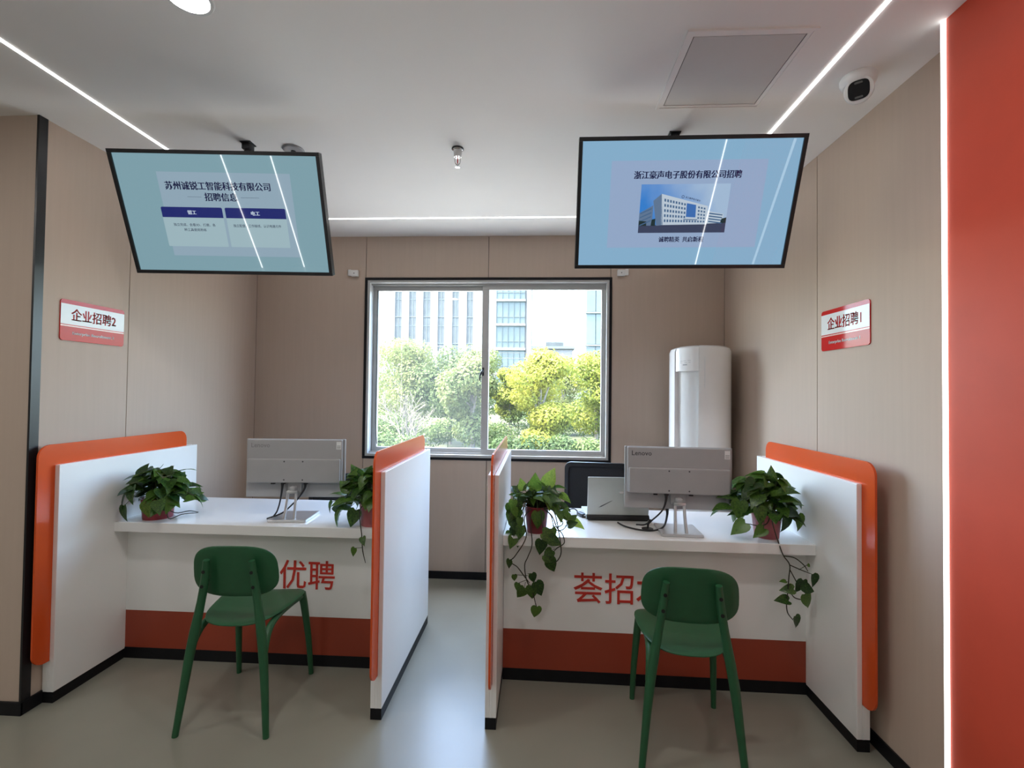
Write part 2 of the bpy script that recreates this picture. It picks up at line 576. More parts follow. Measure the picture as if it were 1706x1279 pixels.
bm = bmesh.new()
ring(bm, -1.380, 0.568, 0.922, 2.356, 0.020, YB - 0.008, YB + 0.004)
window = struct(obj('window_1', bm, M['black']))
bm = bmesh.new()
ring(bm, -1.362, 0.550, 0.940, 2.338, 0.022, YB - 0.002, YB + 0.19)
obj('frame', bm, M['alu'], window)
for yy in (YB + 0.035, YB + 0.075, YB + 0.118):
    obj('track', bx(-1.34, 0.528, yy, yy + 0.004, 0.958, 0.974), M['alu'], window)
    obj('track', bx(-1.34, 0.528, yy, yy + 0.004, 2.302, 2.318), M['alu'], window)
for k, (x0, x1, y0, pm) in enumerate(((-1.338, -0.392, YB + 0.085, 'pane_haze'), (-0.445, 0.528, YB + 0.042, 'pane_clear'))):
    bm = bmesh.new()
    sl = 0.040 if k == 0 else 0.055
    sr = 0.045 if k == 0 else 0.034
    z0, z1 = 0.960, 2.314
    box(bm, x0, x1, y0, y0 + 0.03, z0, z0 + 0.045, 0.002)
    box(bm, x0, x1, y0, y0 + 0.03, z1 - 0.045, z1, 0.002)
    box(bm, x0, x0 + sl, y0, y0 + 0.03, z0 + 0.045, z1 - 0.045, 0.002)
    box(bm, x1 - sr, x1, y0, y0 + 0.03, z0 + 0.045, z1 - 0.045, 0.002)
    sash = obj('sash', bm, M['alu'], window)
    obj('pane', bx(x0 + sl - 0.004, x1 - sr + 0.004, y0 + 0.013, y0 + 0.018, z0 + 0.04, z1 - 0.04), M[pm], sash)
bm = bmesh.new()
tube(bm, [(-0.436, YB + 0.040, 1.625), (-0.440, YB + 0.022, 1.615), (-0.452, YB + 0.016, 1.590), (-0.456, YB + 0.014, 1.545)], [0.011, 0.010, 0.007, 0.005], 8, 3)
box(bm, -0.440, -0.424, YB + 0.034, YB + 0.042, 1.585, 1.65, 0.002)
obj('latch', bm, M['plastic_black'], window, True)
bm = bmesh.new()
tube(bm, [(-1.300, YB + 0.07, 2.27), (-1.303, YB + 0.066, 1.9), (-1.299, YB + 0.066, 1.6), (-1.302, YB + 0.066, 1.25), (-1.285, YB + 0.06, 1.03)], 0.003, 6, 5)
obj('pull_cord', bm, M['plastic_black'], window, True)

# ------------------------------------------------------------------ ceiling lights, hatch, sprinkler, camera
def strip(name, b, label, m='led'):
    return tag(obj(name, b, M[m]), label, 'light strip')
SW = 0.0065
strip('light_strip', bx(-1.92 - SW, -1.92 + SW, -1.2, 3.29 + SW, ZC - 0.003, ZC + 0.001), 'long white light strip in the ceiling running behind the left screen')
strip('light_strip', bx(1.076 - SW, 1.076 + SW, -1.2, 3.29 + SW, ZC - 0.003, ZC + 0.001), 'long white light strip in the ceiling between hatch and security camera')
strip('light_strip', bx(-1.92 + SW, 1.076 - SW, 3.29 - SW * 0.8, 3.29 + SW * 0.8, ZC - 0.003, ZC + 0.001), 'white light strip across the ceiling above the window wall')
strip('light_strip', bx(1.310, 1.316, 1.588, 1.604, 0.0, ZC - 0.0005), 'vertical white light strip on the edge of the orange wall', 'led_soft')
for x in (-3.24, -2.68, 2.10, 2.78):
    o = strip('light_strip', bx(x - 0.006, x + 0.006, HY, HY + 0.008, 0.0, ZC - 0.0005), 'vertical white light strip on the hall wall, mirrored in a screen', 'led_hall')
    o['group'] = 'vertical light strips on the hall wall'

def downlight(x, y, label, group=None):
    t = thing('downlight', label, 'ceiling light', (x, y, ZC), group=group)
    bm = bmesh.new()
    lathe(bm, [(0.058, -0.0005), (0.060, -0.006), (0.070, -0.006), (0.074, 0.0), (0.074, 0.001)], 32)
    obj('trim_ring', bm, M['white_plastic'], t, True)
    bm = bmesh.new()
    lathe(bm, [(0.0, -0.005), (0.059, -0.004), (0.059, 0.0)], 32)
    obj('diffuser', bm, M['lamp'], t, True)
downlight(-1.113, 1.405, 'round glowing downlight in the ceiling, at the top left of the photo')
downlight(0.288, 1.385, 'round downlight in the ceiling beside the access hatch, mostly out of frame')
for x, y in ((-3.2, 0.9), (-4.2, 0.2), (-3.2, -0.7), (-0.4, -0.9), (3.0, -0.4)):  # extra lamps added out of view to brighten the hall side
    downlight(x, y, 'unseen round downlight added in the hall ceiling as fill light', 'added hall downlights')

t = thing('access_hatch', 'square grey access hatch in the ceiling near the right light strip', 'ceiling hatch', (0.712, 1.826, ZC))
bm = bmesh.new()
hx, hy = 0.216, 0.222
for w0, w1, zt in ((0.0, 0.012, 0.006), (0.012, 0.026, 0.004)):
    box(bm, -hx + w0, hx - w0, -hy + w0, -hy + w1, -zt, 0.001, 0.0006)
    box(bm, -hx + w0, hx - w0, hy - w1, hy - w0, -zt, 0.001, 0.0006)
    box(bm, -hx + w0, -hx + w1, -hy + w1, hy - w1, -zt, 0.001, 0.0006)
    box(bm, hx - w1, hx - w0, -hy + w1, hy - w1, -zt, 0.001, 0.0006)
obj('frame', bm, M['ceiling'], t)
obj('panel', bx(-hx + 0.029, hx - 0.029, -hy + 0.029, hy - 0.029, -0.003, 0.001, 0.0006), M['hatch'], t)
bm = bmesh.new()
box(bm, -hx + 0.0255, hx - 0.0255, -hy + 0.0255, hy - 0.0255, -0.0006, 0.0005)
obj('joint', bm, M['joint'], t)

t = thing('sprinkler', 'small metal fire sprinkler hanging from the ceiling between the two screens', 'sprinkler', (-0.417, 2.350, ZC))
bm = bmesh.new()
lathe(bm, [(0.0, 0), (0.027, 0.0), (0.027, -0.008), (0.022, -0.012), (0.020, -0.03), (0.018, -0.045), (0.0, -0.046)], 20)
obj('body', bm, M['chrome'], t, True)
bm = bmesh.new()
lathe(bm, [(0.0, 0.0005), (0.030, 0.0005), (0.031, -0.004), (0.0275, -0.0065)], 20)
obj('escutcheon', bm, M['plastic_black'], t, True)
bm = bmesh.new()
tube(bm, [(-0.012, 0, -0.044), (-0.014, 0, -0.06), (-0.011, 0, -0.075), (0, 0, -0.086)], 0.0025, 6, 3)
tube(bm, [(0.012, 0, -0.044), (0.014, 0, -0.06), (0.011, 0, -0.075), (0, 0, -0.086)], 0.0025, 6, 3)
lathe(bm, [(0.0, -0.084), (0.004, -0.085), (0.005, -0.092), (0.013, -0.095), (0.013, -0.097), (0.0, -0.099)], 14)
obj('deflector', bm, M['chrome'], t, True)
bm = bmesh.new()
lathe(bm, [(0.0, -0.045), (0.003, -0.05), (0.0032, -0.07), (0.0, -0.084)], 10)
obj('bulb', bm, M['sign_red'], t, True)

t = thing('security_camera', 'white dome security camera on the ceiling beside the orange wall', 'camera', (1.222, 1.868, ZC))
bm = bmesh.new()
lathe(bm, [(0.0, 0), (0.058, 0.0), (0.061, -0.006), (0.061, -0.020), (0.057, -0.030), (0.050, -0.036), (0.0, -0.038)], 36)
obj('base', bm, M['white_plastic'], t, True)
_fd = Vector((-0.58, -0.78, -0.36)).normalized()
q = _fd.to_track_quat('Z', 'Y').to_matrix().to_4x4()
mt = Matrix.Translation(Vector((0.0, -0.006, -0.058))) @ q
bm = bmesh.new()
lathe(bm, [(0.0, -0.035), (0.025, -0.032), (0.043, -0.012), (0.048, 0.008), (0.048, 0.028), (0.046, 0.031), (0.042, 0.032), (0.0, 0.030)], 36, mtx=mt)
obj('housing', bm, M['white_plastic'], t, True)
bm = bmesh.new()
ol = []
for k in range(32):
    a = 2 * PI * k / 32
    ca, sa = math.cos(a), math.sin(a)
    ol.append((0.034 * math.copysign(abs(ca) ** 0.62, ca), 0.034 * math.copysign(abs(sa) ** 0.62, sa)))
prism(bm, ol, lambda u, v, w: mt @ Vector((u, v, w)), 0.026, 0.0335)
lens = obj('lens_window', bm, M['lens'], t)
for s in (-1, 1):
    bm = bmesh.new()
    prism(bm, rrect(0.026, 0.007, 0.003, 4, 0, s * 0.025), lambda u, v, w: mt @ Vector((u, v, w)), 0.033, 0.0342)
    obj('infrared_strip', bm, M['lens_grey'], lens)

# little brackets beside the window
for x, lab in ((-1.474, 'small white plastic bracket on the wall at the left of the window'), (0.647, 'small white plastic bracket on the wall at the right of the window')):
    t = thing('wall_bracket', lab, 'bracket', (x, YB, 2.387))
    s = 1 if x < 0 else -1
    obj('body', bx(-0.030 + s * 0.012, 0.030 + s * 0.012, -0.030, 0.0, -0.024, 0.024, 0.004), M['white_plastic'], t, True)
    bm = bmesh.new()
    box(bm, min(-s * 0.043, -s * 0.017), max(-s * 0.043, -s * 0.017), -0.022, 0.0, -0.019, 0.030, 0.004)
    obj('clip', bm, M['white_plastic'], t, True)
    bm = bmesh.new()
    lathe(bm, [(0.0, 0.0), (0.004, 0.0), (0.004, 0.0015), (0.0, 0.002)], 10, mtx=Matrix.Translation((s * 0.012, -0.030, -0.002)) @ Matrix.Rotation(R(90), 4, 'X'))
    obj('screw', bm, M['monitor_dark'], t)

# ------------------------------------------------------------------ signs
def sign(loc, rz, num, label):
    t = thing('wall_sign', label, 'sign', loc, (0, 0, rz))
    W, Hh = 0.345, 0.197
    bm = bmesh.new()
    prism(bm, rrect(W, Hh, 0.014, 5), lambda u, v, w: Vector((u, w, v)), -0.005, 0.0)
    obj('plate', bm, M['sign_red'], t)
    bm = bmesh.new()
    box(bm, -W / 2 + 0.0008, W / 2 - 0.0008, -0.0058, -0.004, -0.020, 0.078)
    wf = obj('white_field', bm, M['sign_white'], t)
    obj('lettering', bold_text('企业招聘' + num, 0.245, 0.060, 0.0, 0.030, -0.0061, 0.0030, bold=0.010, th=0), M['sign_red'], wf)
    obj('stripe', bx(-W / 2 + 0.0008, W / 2 - 0.0008, -0.0056, -0.004, -0.030, -0.024), M['sign_pink'], t)
    obj('small_lettering', bold_text('Enterprise Recruitment ' + num, 0.225, 0.019, 0.0, -0.062, -0.0056, 0.0014, bold=0.014, th=0), M['sign_white'], t)
sign((XL, 2.289, 1.777), R(90), '2', 'red and white enterprise recruitment sign ending in 2 on the left wall')
sign((XR, 2.266, 1.775), R(-90), '1', 'red and white enterprise recruitment sign ending in 1 on the right wall')

# ------------------------------------------------------------------ hanging screens
def scr(name, c, k=0.64):
    m = mat(name, (0.01, 0.01, 0.012, 1), 0.014, spec=0.5, emit=c, estr=k)
    return m
S_bgL = scr('screen_pale_teal', srgb(128, 163, 174))
S_cardL = scr('screen_pale_blue', srgb(146, 170, 186))
S_box = scr('screen_pale_card', srgb(160, 186, 194))
S_navy = scr('screen_navy', srgb(26, 36, 108))
S_ink = scr('screen_ink', srgb(14, 18, 62))
S_white = scr('screen_white', srgb(205, 220, 235))
S_bgR = scr('screen_light_blue', srgb(136, 178, 208))
S_slide = scr('screen_lavender', srgb(150, 172, 204))
def scr_grad(name, c1, c2, k=0.64):
    m = scr(name, c1, k)
    nt = m.node_tree
    tc = nt.nodes.new('ShaderNodeTexCoord')
    mp = nt.nodes.new('ShaderNodeMapping')
    mp.inputs['Rotation'].default_value = (0, R(35), 0)
    mp.inputs['Scale'].default_value = (2.6, 1, 2.6)
    mp.inputs['Location'].default_value = (0.42, 0, 0.2)
    sp = nt.nodes.new('ShaderNodeSeparateXYZ')
    nz = nt.nodes.new('ShaderNodeTexNoise')
    nz.inputs['Scale'].default_value = 9.0
    ad = nt.nodes.new('ShaderNodeMath')
    ad.operation = 'MULTIPLY_ADD'
    ad.inputs[1].default_value = 0.5
    rp = nt.nodes.new('ShaderNodeValToRGB')
    rp.color_ramp.elements[0].position = 0.25
    rp.color_ramp.elements[1].position = 1.0
    rp.color_ramp.elements[0].color = c1
    rp.color_ramp.elements[1].color = c2
    nt.links.new(tc.outputs['Object'], mp.inputs['Vector'])
    nt.links.new(mp.outputs[0], sp.inputs[0])
    nt.links.new(tc.outputs['Object'], nz.inputs['Vector'])
    nt.links.new(nz.outputs['Fac'], ad.inputs[0])
    nt.links.new(sp.outputs['X'], ad.inputs[2])
    nt.links.new(ad.outputs[0], rp.inputs['Fac'])
    nt.links.new(rp.outputs[0], nt.nodes['Principled BSDF'].inputs['Emission Color'])
    return m
S_sky = scr_grad('screen_sky_blue', srgb(52, 128, 208), srgb(165, 190, 218))
S_sky2 = scr('screen_cloud', srgb(140, 180, 220))
S_road = scr('screen_road', srgb(58, 66, 92))
S_bw = scr('screen_facade', srgb(190, 204, 218))
S_bs = scr('screen_shaded_facade', srgb(96, 120, 150))
S_win = scr('screen_window', srgb(72, 104, 140))
S_tree = scr('screen_tree', srgb(28, 48, 50))
S_glass = scr('screen_blue_glass', srgb(60, 110, 180))

def screen(loc, tilt, yaw, label, poles):
    t = thing('hanging_screen', label, 'television', loc, (R(tilt), 0, R(yaw)))
    W, Hh = 0.97, 0.560
    bm = bmesh.new()
    box(bm, -W / 2, W / 2, 0.002, 0.030, -Hh / 2, Hh / 2, 0.003)
    box(bm, -W / 2 + 0.08, W / 2 - 0.08, 0.028, 0.062, -Hh / 2 + 0.03, Hh / 2 - 0.14, 0.01)
    obj('casing', bm, M['tv_frame'], t)
    bm = bmesh.new()
    b = 0.0165
    ring(bm, -W / 2, W / 2, -Hh / 2, Hh / 2, b, -0.010, 0.004, 0.001)
    obj('bezel', bm, M['tv_frame'], t)
    mt = wm(t)
    # ceiling mount: plate, pole and arm onto the back of the casing
    px, py = poles
    bm = bmesh.new()
    box(bm, px - 0.027, px + 0.027, py - 0.027, py + 0.027, ZC - 0.005, ZC, 0.001)
    obj('ceiling_plate', bm, M['plastic_black'], t, world=True)
    a = mt @ Vector((px - loc[0], 0.07, 0.05))
    bm = bmesh.new()
    tube(bm, [(px, py, ZC), (px, py, a.z + 0.02)], 0.017, 14)
    box(bm, px - 0.021, px + 0.021, py - 0.021, py + 0.021, ZC - 0.035, ZC - 0.005, 0.003)
    obj('pole', bm, M['plastic_black'], t, True, world=True)
    bm = bmesh.new()
    tube(bm, [(px, py, a.z + 0.03), (px, (py + a.y) / 2, a.z + 0.01), tuple(a)], 0.02, 10)
    box(bm, px - 0.12, px + 0.12, a.y - 0.03, a.y + 0.01, a.z - 0.06, a.z + 0.06, 0.003)
    obj('mount_arm', bm, M['plastic_black'], t, True, world=True)
    return t

EPS = -0.0002
def plate(bm, x0, x1, z0, z1, y, mi=0, r=0.0, top_only=False):
    """thin coloured area on a screen"""
    if r > 0:
        ol = rrect(x1 - x0, z1 - z0, r, 4, (x0 + x1) / 2, (z0 + z1) / 2)
        if top_only:
            ol = [(x0, z0), (x1, z0)] + [p for p in ol if p[1] > (z0 + z1) / 2]
        f = bm.faces.new([bm.verts.new((u, y, v)) for u, v in ol])
    else:
        f = bm.faces.new([bm.verts.new(p) for p in ((x0, y, z0), (x1, y, z0), (x1, y, z1), (x0, y, z1))])
    f.material_index = mi
    f.normal_update()
    if f.normal.y > 0:
        f.normal_flip()

# left screen: two job kinds
tl = screen((-1.511, 2.181, 2.291), 21.7, 4.0, 'tilted hanging screen listing two jobs under navy header bars', (-1.462, 2.268))
bm = bmesh.new()
box(bm, -0.469, 0.469, -0.001, 0.003, -0.264, 0.264)
sc = obj('display', bm, S_bgL, tl)
def flat(name, x0, x1, z0, z1, y, m, parent, r=0.0, top_only=False):
    b = bmesh.new()
    plate(b, x0, x1, z0, z1, y, 0, r, top_only)
    return obj(name, b, m, parent)
flat('slide', -0.285, 0.335, -0.192, 0.187, -0.0013, S_cardL, sc)
for x0, x1, head, lines in ((-0.300, -0.010, '钳工', (('独立完成、会看3D、打磨、各', 0.200, -0.155, -0.047), ('种工具使用熟练', 0.107, -0.156, -0.070))),
                            (0.003, 0.291, '电工', (('独立配盘、工作接线、认识电器元件', 0.230, 0.146, -0.048),))):
    flat('card', x0, x1, -0.148, 0.033, -0.0016, S_box, sc, 0.004)
    flat('header_bar', x0, x1, -0.014, 0.033, -0.0019, S_navy, sc, 0.006, True)
    obj('header_lettering', bold_text(head, 0.042, 0.019, (x0 + x1) / 2 - 0.001, 0.0095, -0.0022, 0.0012, bold=0.004, th=0), S_white, sc)
    for body, w, cx, cz in lines:
        obj('small_lettering', text_bm(body, w=w, h=0.0138, cx=cx, cz=cz, y=-0.002, bold=0.004, th=0), S_ink, sc)
for x0, x1 in ((-0.162, -0.096), (0.089, 0.176)):
    flat('dash', x0, x1, 0.0785, 0.0795, -0.0019, S_ink, sc)
obj('title_lettering', bold_text('苏州诚锐工智能科技有限公司', 0.493, 0.037, -0.010, 0.128, -0.002, 0.0022, bold=0.006, th=0), S_ink, sc)
obj('title_lettering', bold_text('招聘信息', 0.156, 0.037, -0.004, 0.080, -0.002, 0.0022, bold=0.006, th=0), S_ink, sc)

# right screen: slide with an office building
tr = screen((0.655, 2.157, 2.310), 21.5, 0.0, 'tilted hanging screen showing a picture of a white office building', (0.631, 2.250))
bm = bmesh.new()
box(bm, -0.469, 0.469, -0.001, 0.003, -0.264, 0.264)
sc = obj('display', bm, S_bgR, tr)
bm = bmesh.new()
plate(bm, -0.338, 0.337, -0.185, 0.184, -0.0013, 0)
obj('slide', bm, [S_slide], sc)
obj('title_lettering', bold_text('浙江豪声电子股份有限公司招聘', 0.470, 0.033, -0.002, 0.1255, -0.002, 0.0022, bold=0.006, th=0), S_ink, sc)
obj('lettering', bold_text('诚聘精英', 0.096, 0.024, -0.055, -0.149, -0.002, 0.0015, bold=0.006, th=0), S_ink, sc)
obj('lettering', bold_text('共启新程', 0.096, 0.024, 0.053, -0.149, -0.002, 0.0015, bold=0.006, th=0), S_ink, sc)
bm = bmesh.new()
plate(bm, -0.200, 0.191, -0.120, 0.087, -0.0016, 0)          # sky
def poly(pts, y, mi):
    f = bm.faces.new([bm.verts.new((u, y, v)) for u, v in pts])
    f.material_index = mi
    f.normal_update()
    if f.normal.y > 0:
        f.normal_flip()
poly([(-0.200, -0.088), (0.191, -0.078), (0.191, -0.120), (-0.200, -0.120)], -0.0017, 1)
poly([(-0.200, -0.088), (-0.140, -0.088), (-0.140, -0.001), (-0.200, -0.034)], -0.0018, 3)   # left wing
poly([(0.105, -0.027), (0.176, -0.040), (0.178, -0.078), (0.105, -0.081)], -0.0018, 2)       # right wing
poly([(-0.142, 0.018), (-0.107, 0.047), (-0.090, -0.086), (-0.120, -0.089)], -0.0019, 3)     # shaded side
poly([(-0.107, 0.047), (0.103, -0.006), (0.106, -0.084), (-0.098, -0.086)], -0.0019, 2)      # front
poly([(0.008, 0.007), (0.050, -0.001), (0.053, -0.054), (0.010, -0.052)], -0.0021, 6)        # blue entrance glass
poly([(-0.145, -0.089), (-0.125, -0.089), (-0.126, -0.058), (-0.142, -0.062)], -0.0021, 4)
poly([(-0.200, -0.089), (-0.165, -0.089), (-0.165, -0.070), (-0.200, -0.066)], -0.0021, 4)
poly([(0.165, -0.079), (0.191, -0.078), (0.191, -0.055), (0.170, -0.06)], -0.0021, 4)
poly([(0.0, -0.060), (0.062, -0.062), (0.062, -0.066), (0.0, -0.064)], -0.0023, 3)           # canopy
def facade_pt(u, v):                      # u across 0..1, v down 0..1 on the front face
    top = (-0.107 + 0.210 * u, 0.047 - 0.053 * u)
    bot = (-0.098 + 0.204 * u, -0.086 + 0.002 * u)
    return (top[0] + (bot[0] - top[0]) * v, top[1] + (bot[1] - top[1]) * v)
for fl in range(5):
    v0 = 0.13 + 0.17 * fl
    for k in range(15):
        u0 = 0.06 + 0.061 * k
        if 0.52 < u0 < 0.76 and fl < 4:
            continue
        q4 = [facade_pt(u0, v0), facade_pt(u0 + 0.036, v0), facade_pt(u0 + 0.036, v0 + 0.09), facade_pt(u0, v0 + 0.09)]
        poly(q4, -0.0021, 7)
for fl in range(4):
    z = -0.022 - 0.017 * fl
    poly([(-0.196, z - 0.012), (-0.146, z + 0.010), (-0.146, z + 0.004), (-0.196, z - 0.017)], -0.0021, 7)
    zz = -0.036 - 0.0115 * fl
    poly([(0.112, zz + 0.002), (0.172, zz - 0.006), (0.172, zz - 0.011), (0.112, zz - 0.004)], -0.0021, 7)
lb = bm
obj('picture', lb, [S_sky, S_road, S_bw, S_bs, S_tree, S_sky2, S_glass, S_win], sc)
bm = bmesh.new()
lathe(bm, [(0.0045, 0), (0.0062, 0), (0.0062, 0.0002), (0.0045, 0.0002)], 16, mtx=Matrix.Translation((-0.012, -0.002, 0.034)) @ Matrix.Rotation(R(90), 4, 'X'))
obj('emblem', bm, S_ink, sc)
b2 = text_bm('浙江豪声电子股份', w=0.070, h=0.0085, cx=0, cz=0, y=0, bold=0.008, th=0)
b2.transform(Matrix.Translation((0.033, -0.0022, 0.024)) @ Matrix.Rotation(R(14), 4, 'Y'))
obj('roof_lettering', b2, S_ink, sc)

t = thing('ceiling_outlet', 'small pale round cover on the ceiling just behind the left screen', 'cover', (-1.262, 2.332, ZC))
bm = bmesh.new()
lathe(bm, [(0.0, 0.0), (0.052, 0.0), (0.054, -0.004), (0.048, -0.009), (0.0, -0.010)], 28)
obj('disc', bm, M['monitor'], t, True)
bm = bmesh.new()
lathe(bm, [(0.0, -0.008), (0.012, -0.009), (0.012, -0.016), (0.0, -0.017)], 14)
obj('cap', bm, M['monitor_dark'], t, True)

# ------------------------------------------------------------------ partitions
def partition(x0, x1, yf, yb, label, oy0=None):
    w = x1 - x0
    t = thing('partition', label, 'partition', (x0, yf, 0))
    L = yb - yf
    th = (w - 0.010) / 2
    for a, b in ((0.0, th), (w - th, w)):
        obj('board', bx(a, b, 0, L, 0.05, 1.092, 0.0015), M['white'], t)
    obj('filler', bx(th + 0.0002, w - th - 0.0002, 0.0004, L, 0.05, 0.189), M['white'], t)
    obj('plinth', bx(0.0005, w - 0.0005, 0.0005, L, 0, 0.05, 0.001), M['black'], t)
    bm = bmesh.new()
    o0 = -0.075
    o1 = L - 0.065
    prism(bm, rrect(o1 - o0, 1.188 - 0.192, 0.055, 7, (o0 + o1) / 2, (1.188 + 0.192) / 2), lambda u, v, s: Vector((s, u, v)), w / 2 - 0.0045, w / 2 + 0.0045)
    obj('divider_sheet', bm, M['orange'], t)
partition(-2.2645, -2.210, 2.083, 2.970, 'white and orange partition standing against the left wall under sign 2')
partition(-0.724, -0.673, 2.080, 2.964, 'white and orange partition at the right end of the left desk')
partition(-0.212, -0.163, 2.056, 3.000, 'white and orange partition at the left end of the right desk')
partition(1.321, 1.3725, 2.035, 2.925, 'white and orange partition standing near the right wall')

# ------------------------------------------------------------------ desks
def desk(x0, x1, yfr, rz, label, tcx, grommet=None):
    """local frame: x from the left end, y from the worktop's front edge"""
    t = thing('counter_desk', label, 'desk', (x0, yfr, 0), (0, 0, rz))
    L = x1 - x0
    D = 0.60
    kp = 0.085                       # front panel sits back from the worktop edge
    obj('worktop', bx(0.0005, L - 0.0005, 0, D, 0.700, 0.750, 0.002), M['worktop'], t)
    fp = obj('front_panel', bx(0.0005, L - 0.0005, kp, kp + 0.02, 0.256, 0.700, 0.0006), M['white'], t)
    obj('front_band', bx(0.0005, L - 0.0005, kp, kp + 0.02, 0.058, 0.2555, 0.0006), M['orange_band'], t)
    obj('plinth', bx(0.0005, L - 0.0005, kp - 0.002, kp + 0.02, 0, 0.058, 0.001), M['black'], t)
    for k, ch in enumerate('荟招才优聘'):
        obj('character', text_bm(ch, w=0.143 if k != 2 else 0.139, h=0.150, cx=tcx + 0.1545 * (k - 2), cz=0.476, y=kp, bold=0.002, th=0.004), M['red'], fp)
    for xx in (0.03, L - 0.05):
        obj('side_panel', bx(xx, xx + 0.02, kp + 0.021, D - 0.02, 0.0, 0.699, 0.001), M['white'], t)
    if grommet:
        bm = bmesh.new()
        lathe(bm, [(0.0, 0.7502), (0.030, 0.7502), (0.030, 0.753), (0.024, 0.754), (0.0, 0.754)], 24, c=(grommet[0], grommet[1], 0))
        obj('cable_grommet', bm, M['plastic_black'], t, True)
    return t
desk(-2.210, -0.724, 2.376, 0.0, 'white reception desk with red characters behind the left green chair', -1.439 + 2.210)
desk(-0.163, 1.321, 2.335, -0.0107, 'white reception desk with red characters behind the right green chair', 0.572 + 0.163, (0.742, 0.190))

# ------------------------------------------------------------------ green chairs
def green_chair(loc, rz, label):
    t = thing('side_chair', label, 'chair', loc, (0, 0, rz), 'green plastic chairs in front of the desks')
    m = M['green']
    # seat: wider at the front, slightly saddle shaped
    ol = []
    for k in range(40):
        a = 2 * PI * k / 40
        ca, sa = math.cos(a), math.sin(a)
        u = math.copysign(abs(ca) ** 0.62, ca)
        v = math.copysign(abs(sa) ** 0.66, sa)
        half = 0.182 + 0.028 * v
        ol.append((half * u, 0.012 + 0.192 * v))
    def sf(x, y):
        s = (x / 0.2) ** 2
        z = 0.448 + 0.016 * s - 0.010 * max(0, y) / 0.2 * (1 - s) - 0.014 * (1 - abs(y) / 0.2) * (1 - s)
        if y < 0:
            z -= 0.004 * (abs(y) / 0.18) ** 2
        return (x, y, z)
    bm = bmesh.new()
    shell(bm, ol, sf, (0, 0, -1), 0.012, 6)
    obj('seat', bm, m, t, True)
    # backrest
    ol = []
    for k in range(44):
        a = 2 * PI * k / 44
        ca, sa = math.cos(a), math.sin(a)
        u = math.copysign(abs(ca) ** 0.56, ca)
        v = math.copysign(abs(sa) ** 0.62, sa)
        ol.append((0.186 * u * (1 - 0.03 * v), 0.663 + 0.108 * v + 0.006 * (1 - u * u) * v))
    def bf(x, z):
        return (x, -0.168 - 0.13 * (z - 0.66) + 0.65 * x * x, z)
    bm = bmesh.new()
    shell(bm, ol, bf, (0, 1, 0), 0.010, 6)
    obj('backrest', bm, m, t, True)
    # rear legs run up into the tabs that hold the backrest
    for s in (-1, 1):
        bm = bmesh.new()
        pts = [(s * 0.190, -0.228, 0.0), (s * 0.176, -0.214, 0.14), (s * 0.158, -0.200, 0.31), (s * 0.142, -0.192, 0.42), (s * 0.122, -0.186, 0.54), (s * 0.106, -0.188, 0.64), (s * 0.097, -0.196, 0.722)]
        tube(bm, pts, [0.0125, 0.0150, 0.0185, 0.0195, 0.0165, 0.0165, 0.0130], 12, 4)
        leg = obj('leg', bm, m, t, True)
        for zz in (0.675, 0.612):
            bm = bmesh.new()
            yy = -0.188 - 0.1 * max(0, zz - 0.64) - 0.0135
            xx = s * (0.106 - 0.11 * (zz - 0.64))
            lathe(bm, [(0.0, 0.0), (0.0074, 0.0), (0.0074, 0.0016), (0.0, 0.0016)], 10, mtx=Matrix.Translation((xx, yy - 0.0025, zz)) @ Matrix.Rotation(R(90), 4, 'X'))
            obj('screw_hole', bm, M['dark'], leg)
        bm = bmesh.new()
        tube(bm, [(s * 0.185, 0.226, 0.0), (s * 0.178, 0.205, 0.18), (s * 0.166, 0.176, 0.36), (s * 0.158, 0.160, 0.437)], [0.0115, 0.0145, 0.0175, 0.019], 12, 4)
        obj('leg', bm, m, t, True)
        bm = bmesh.new()
        tube(bm, [(s * 0.157, -0.198, 0.335), (s * 0.154, -0.178, 0.375), (s * 0.150, -0.135, 0.412), (s * 0.148, -0.06, 0.427), (s * 0.150, 0.06, 0.427), (s * 0.158, 0.160, 0.425)], [0.018, 0.0175, 0.016, 0.0135, 0.0135, 0.015], 10, 4)
        obj('rail', bm, m, t, True)
    return t
green_chair((-1.318, 2.160, 0), R(3.0), 'dark green plastic chair in front of the left desk')
green_chair((0.626, 2.070, 0), R(-6.0), 'dark green plastic chair in front of the right desk')

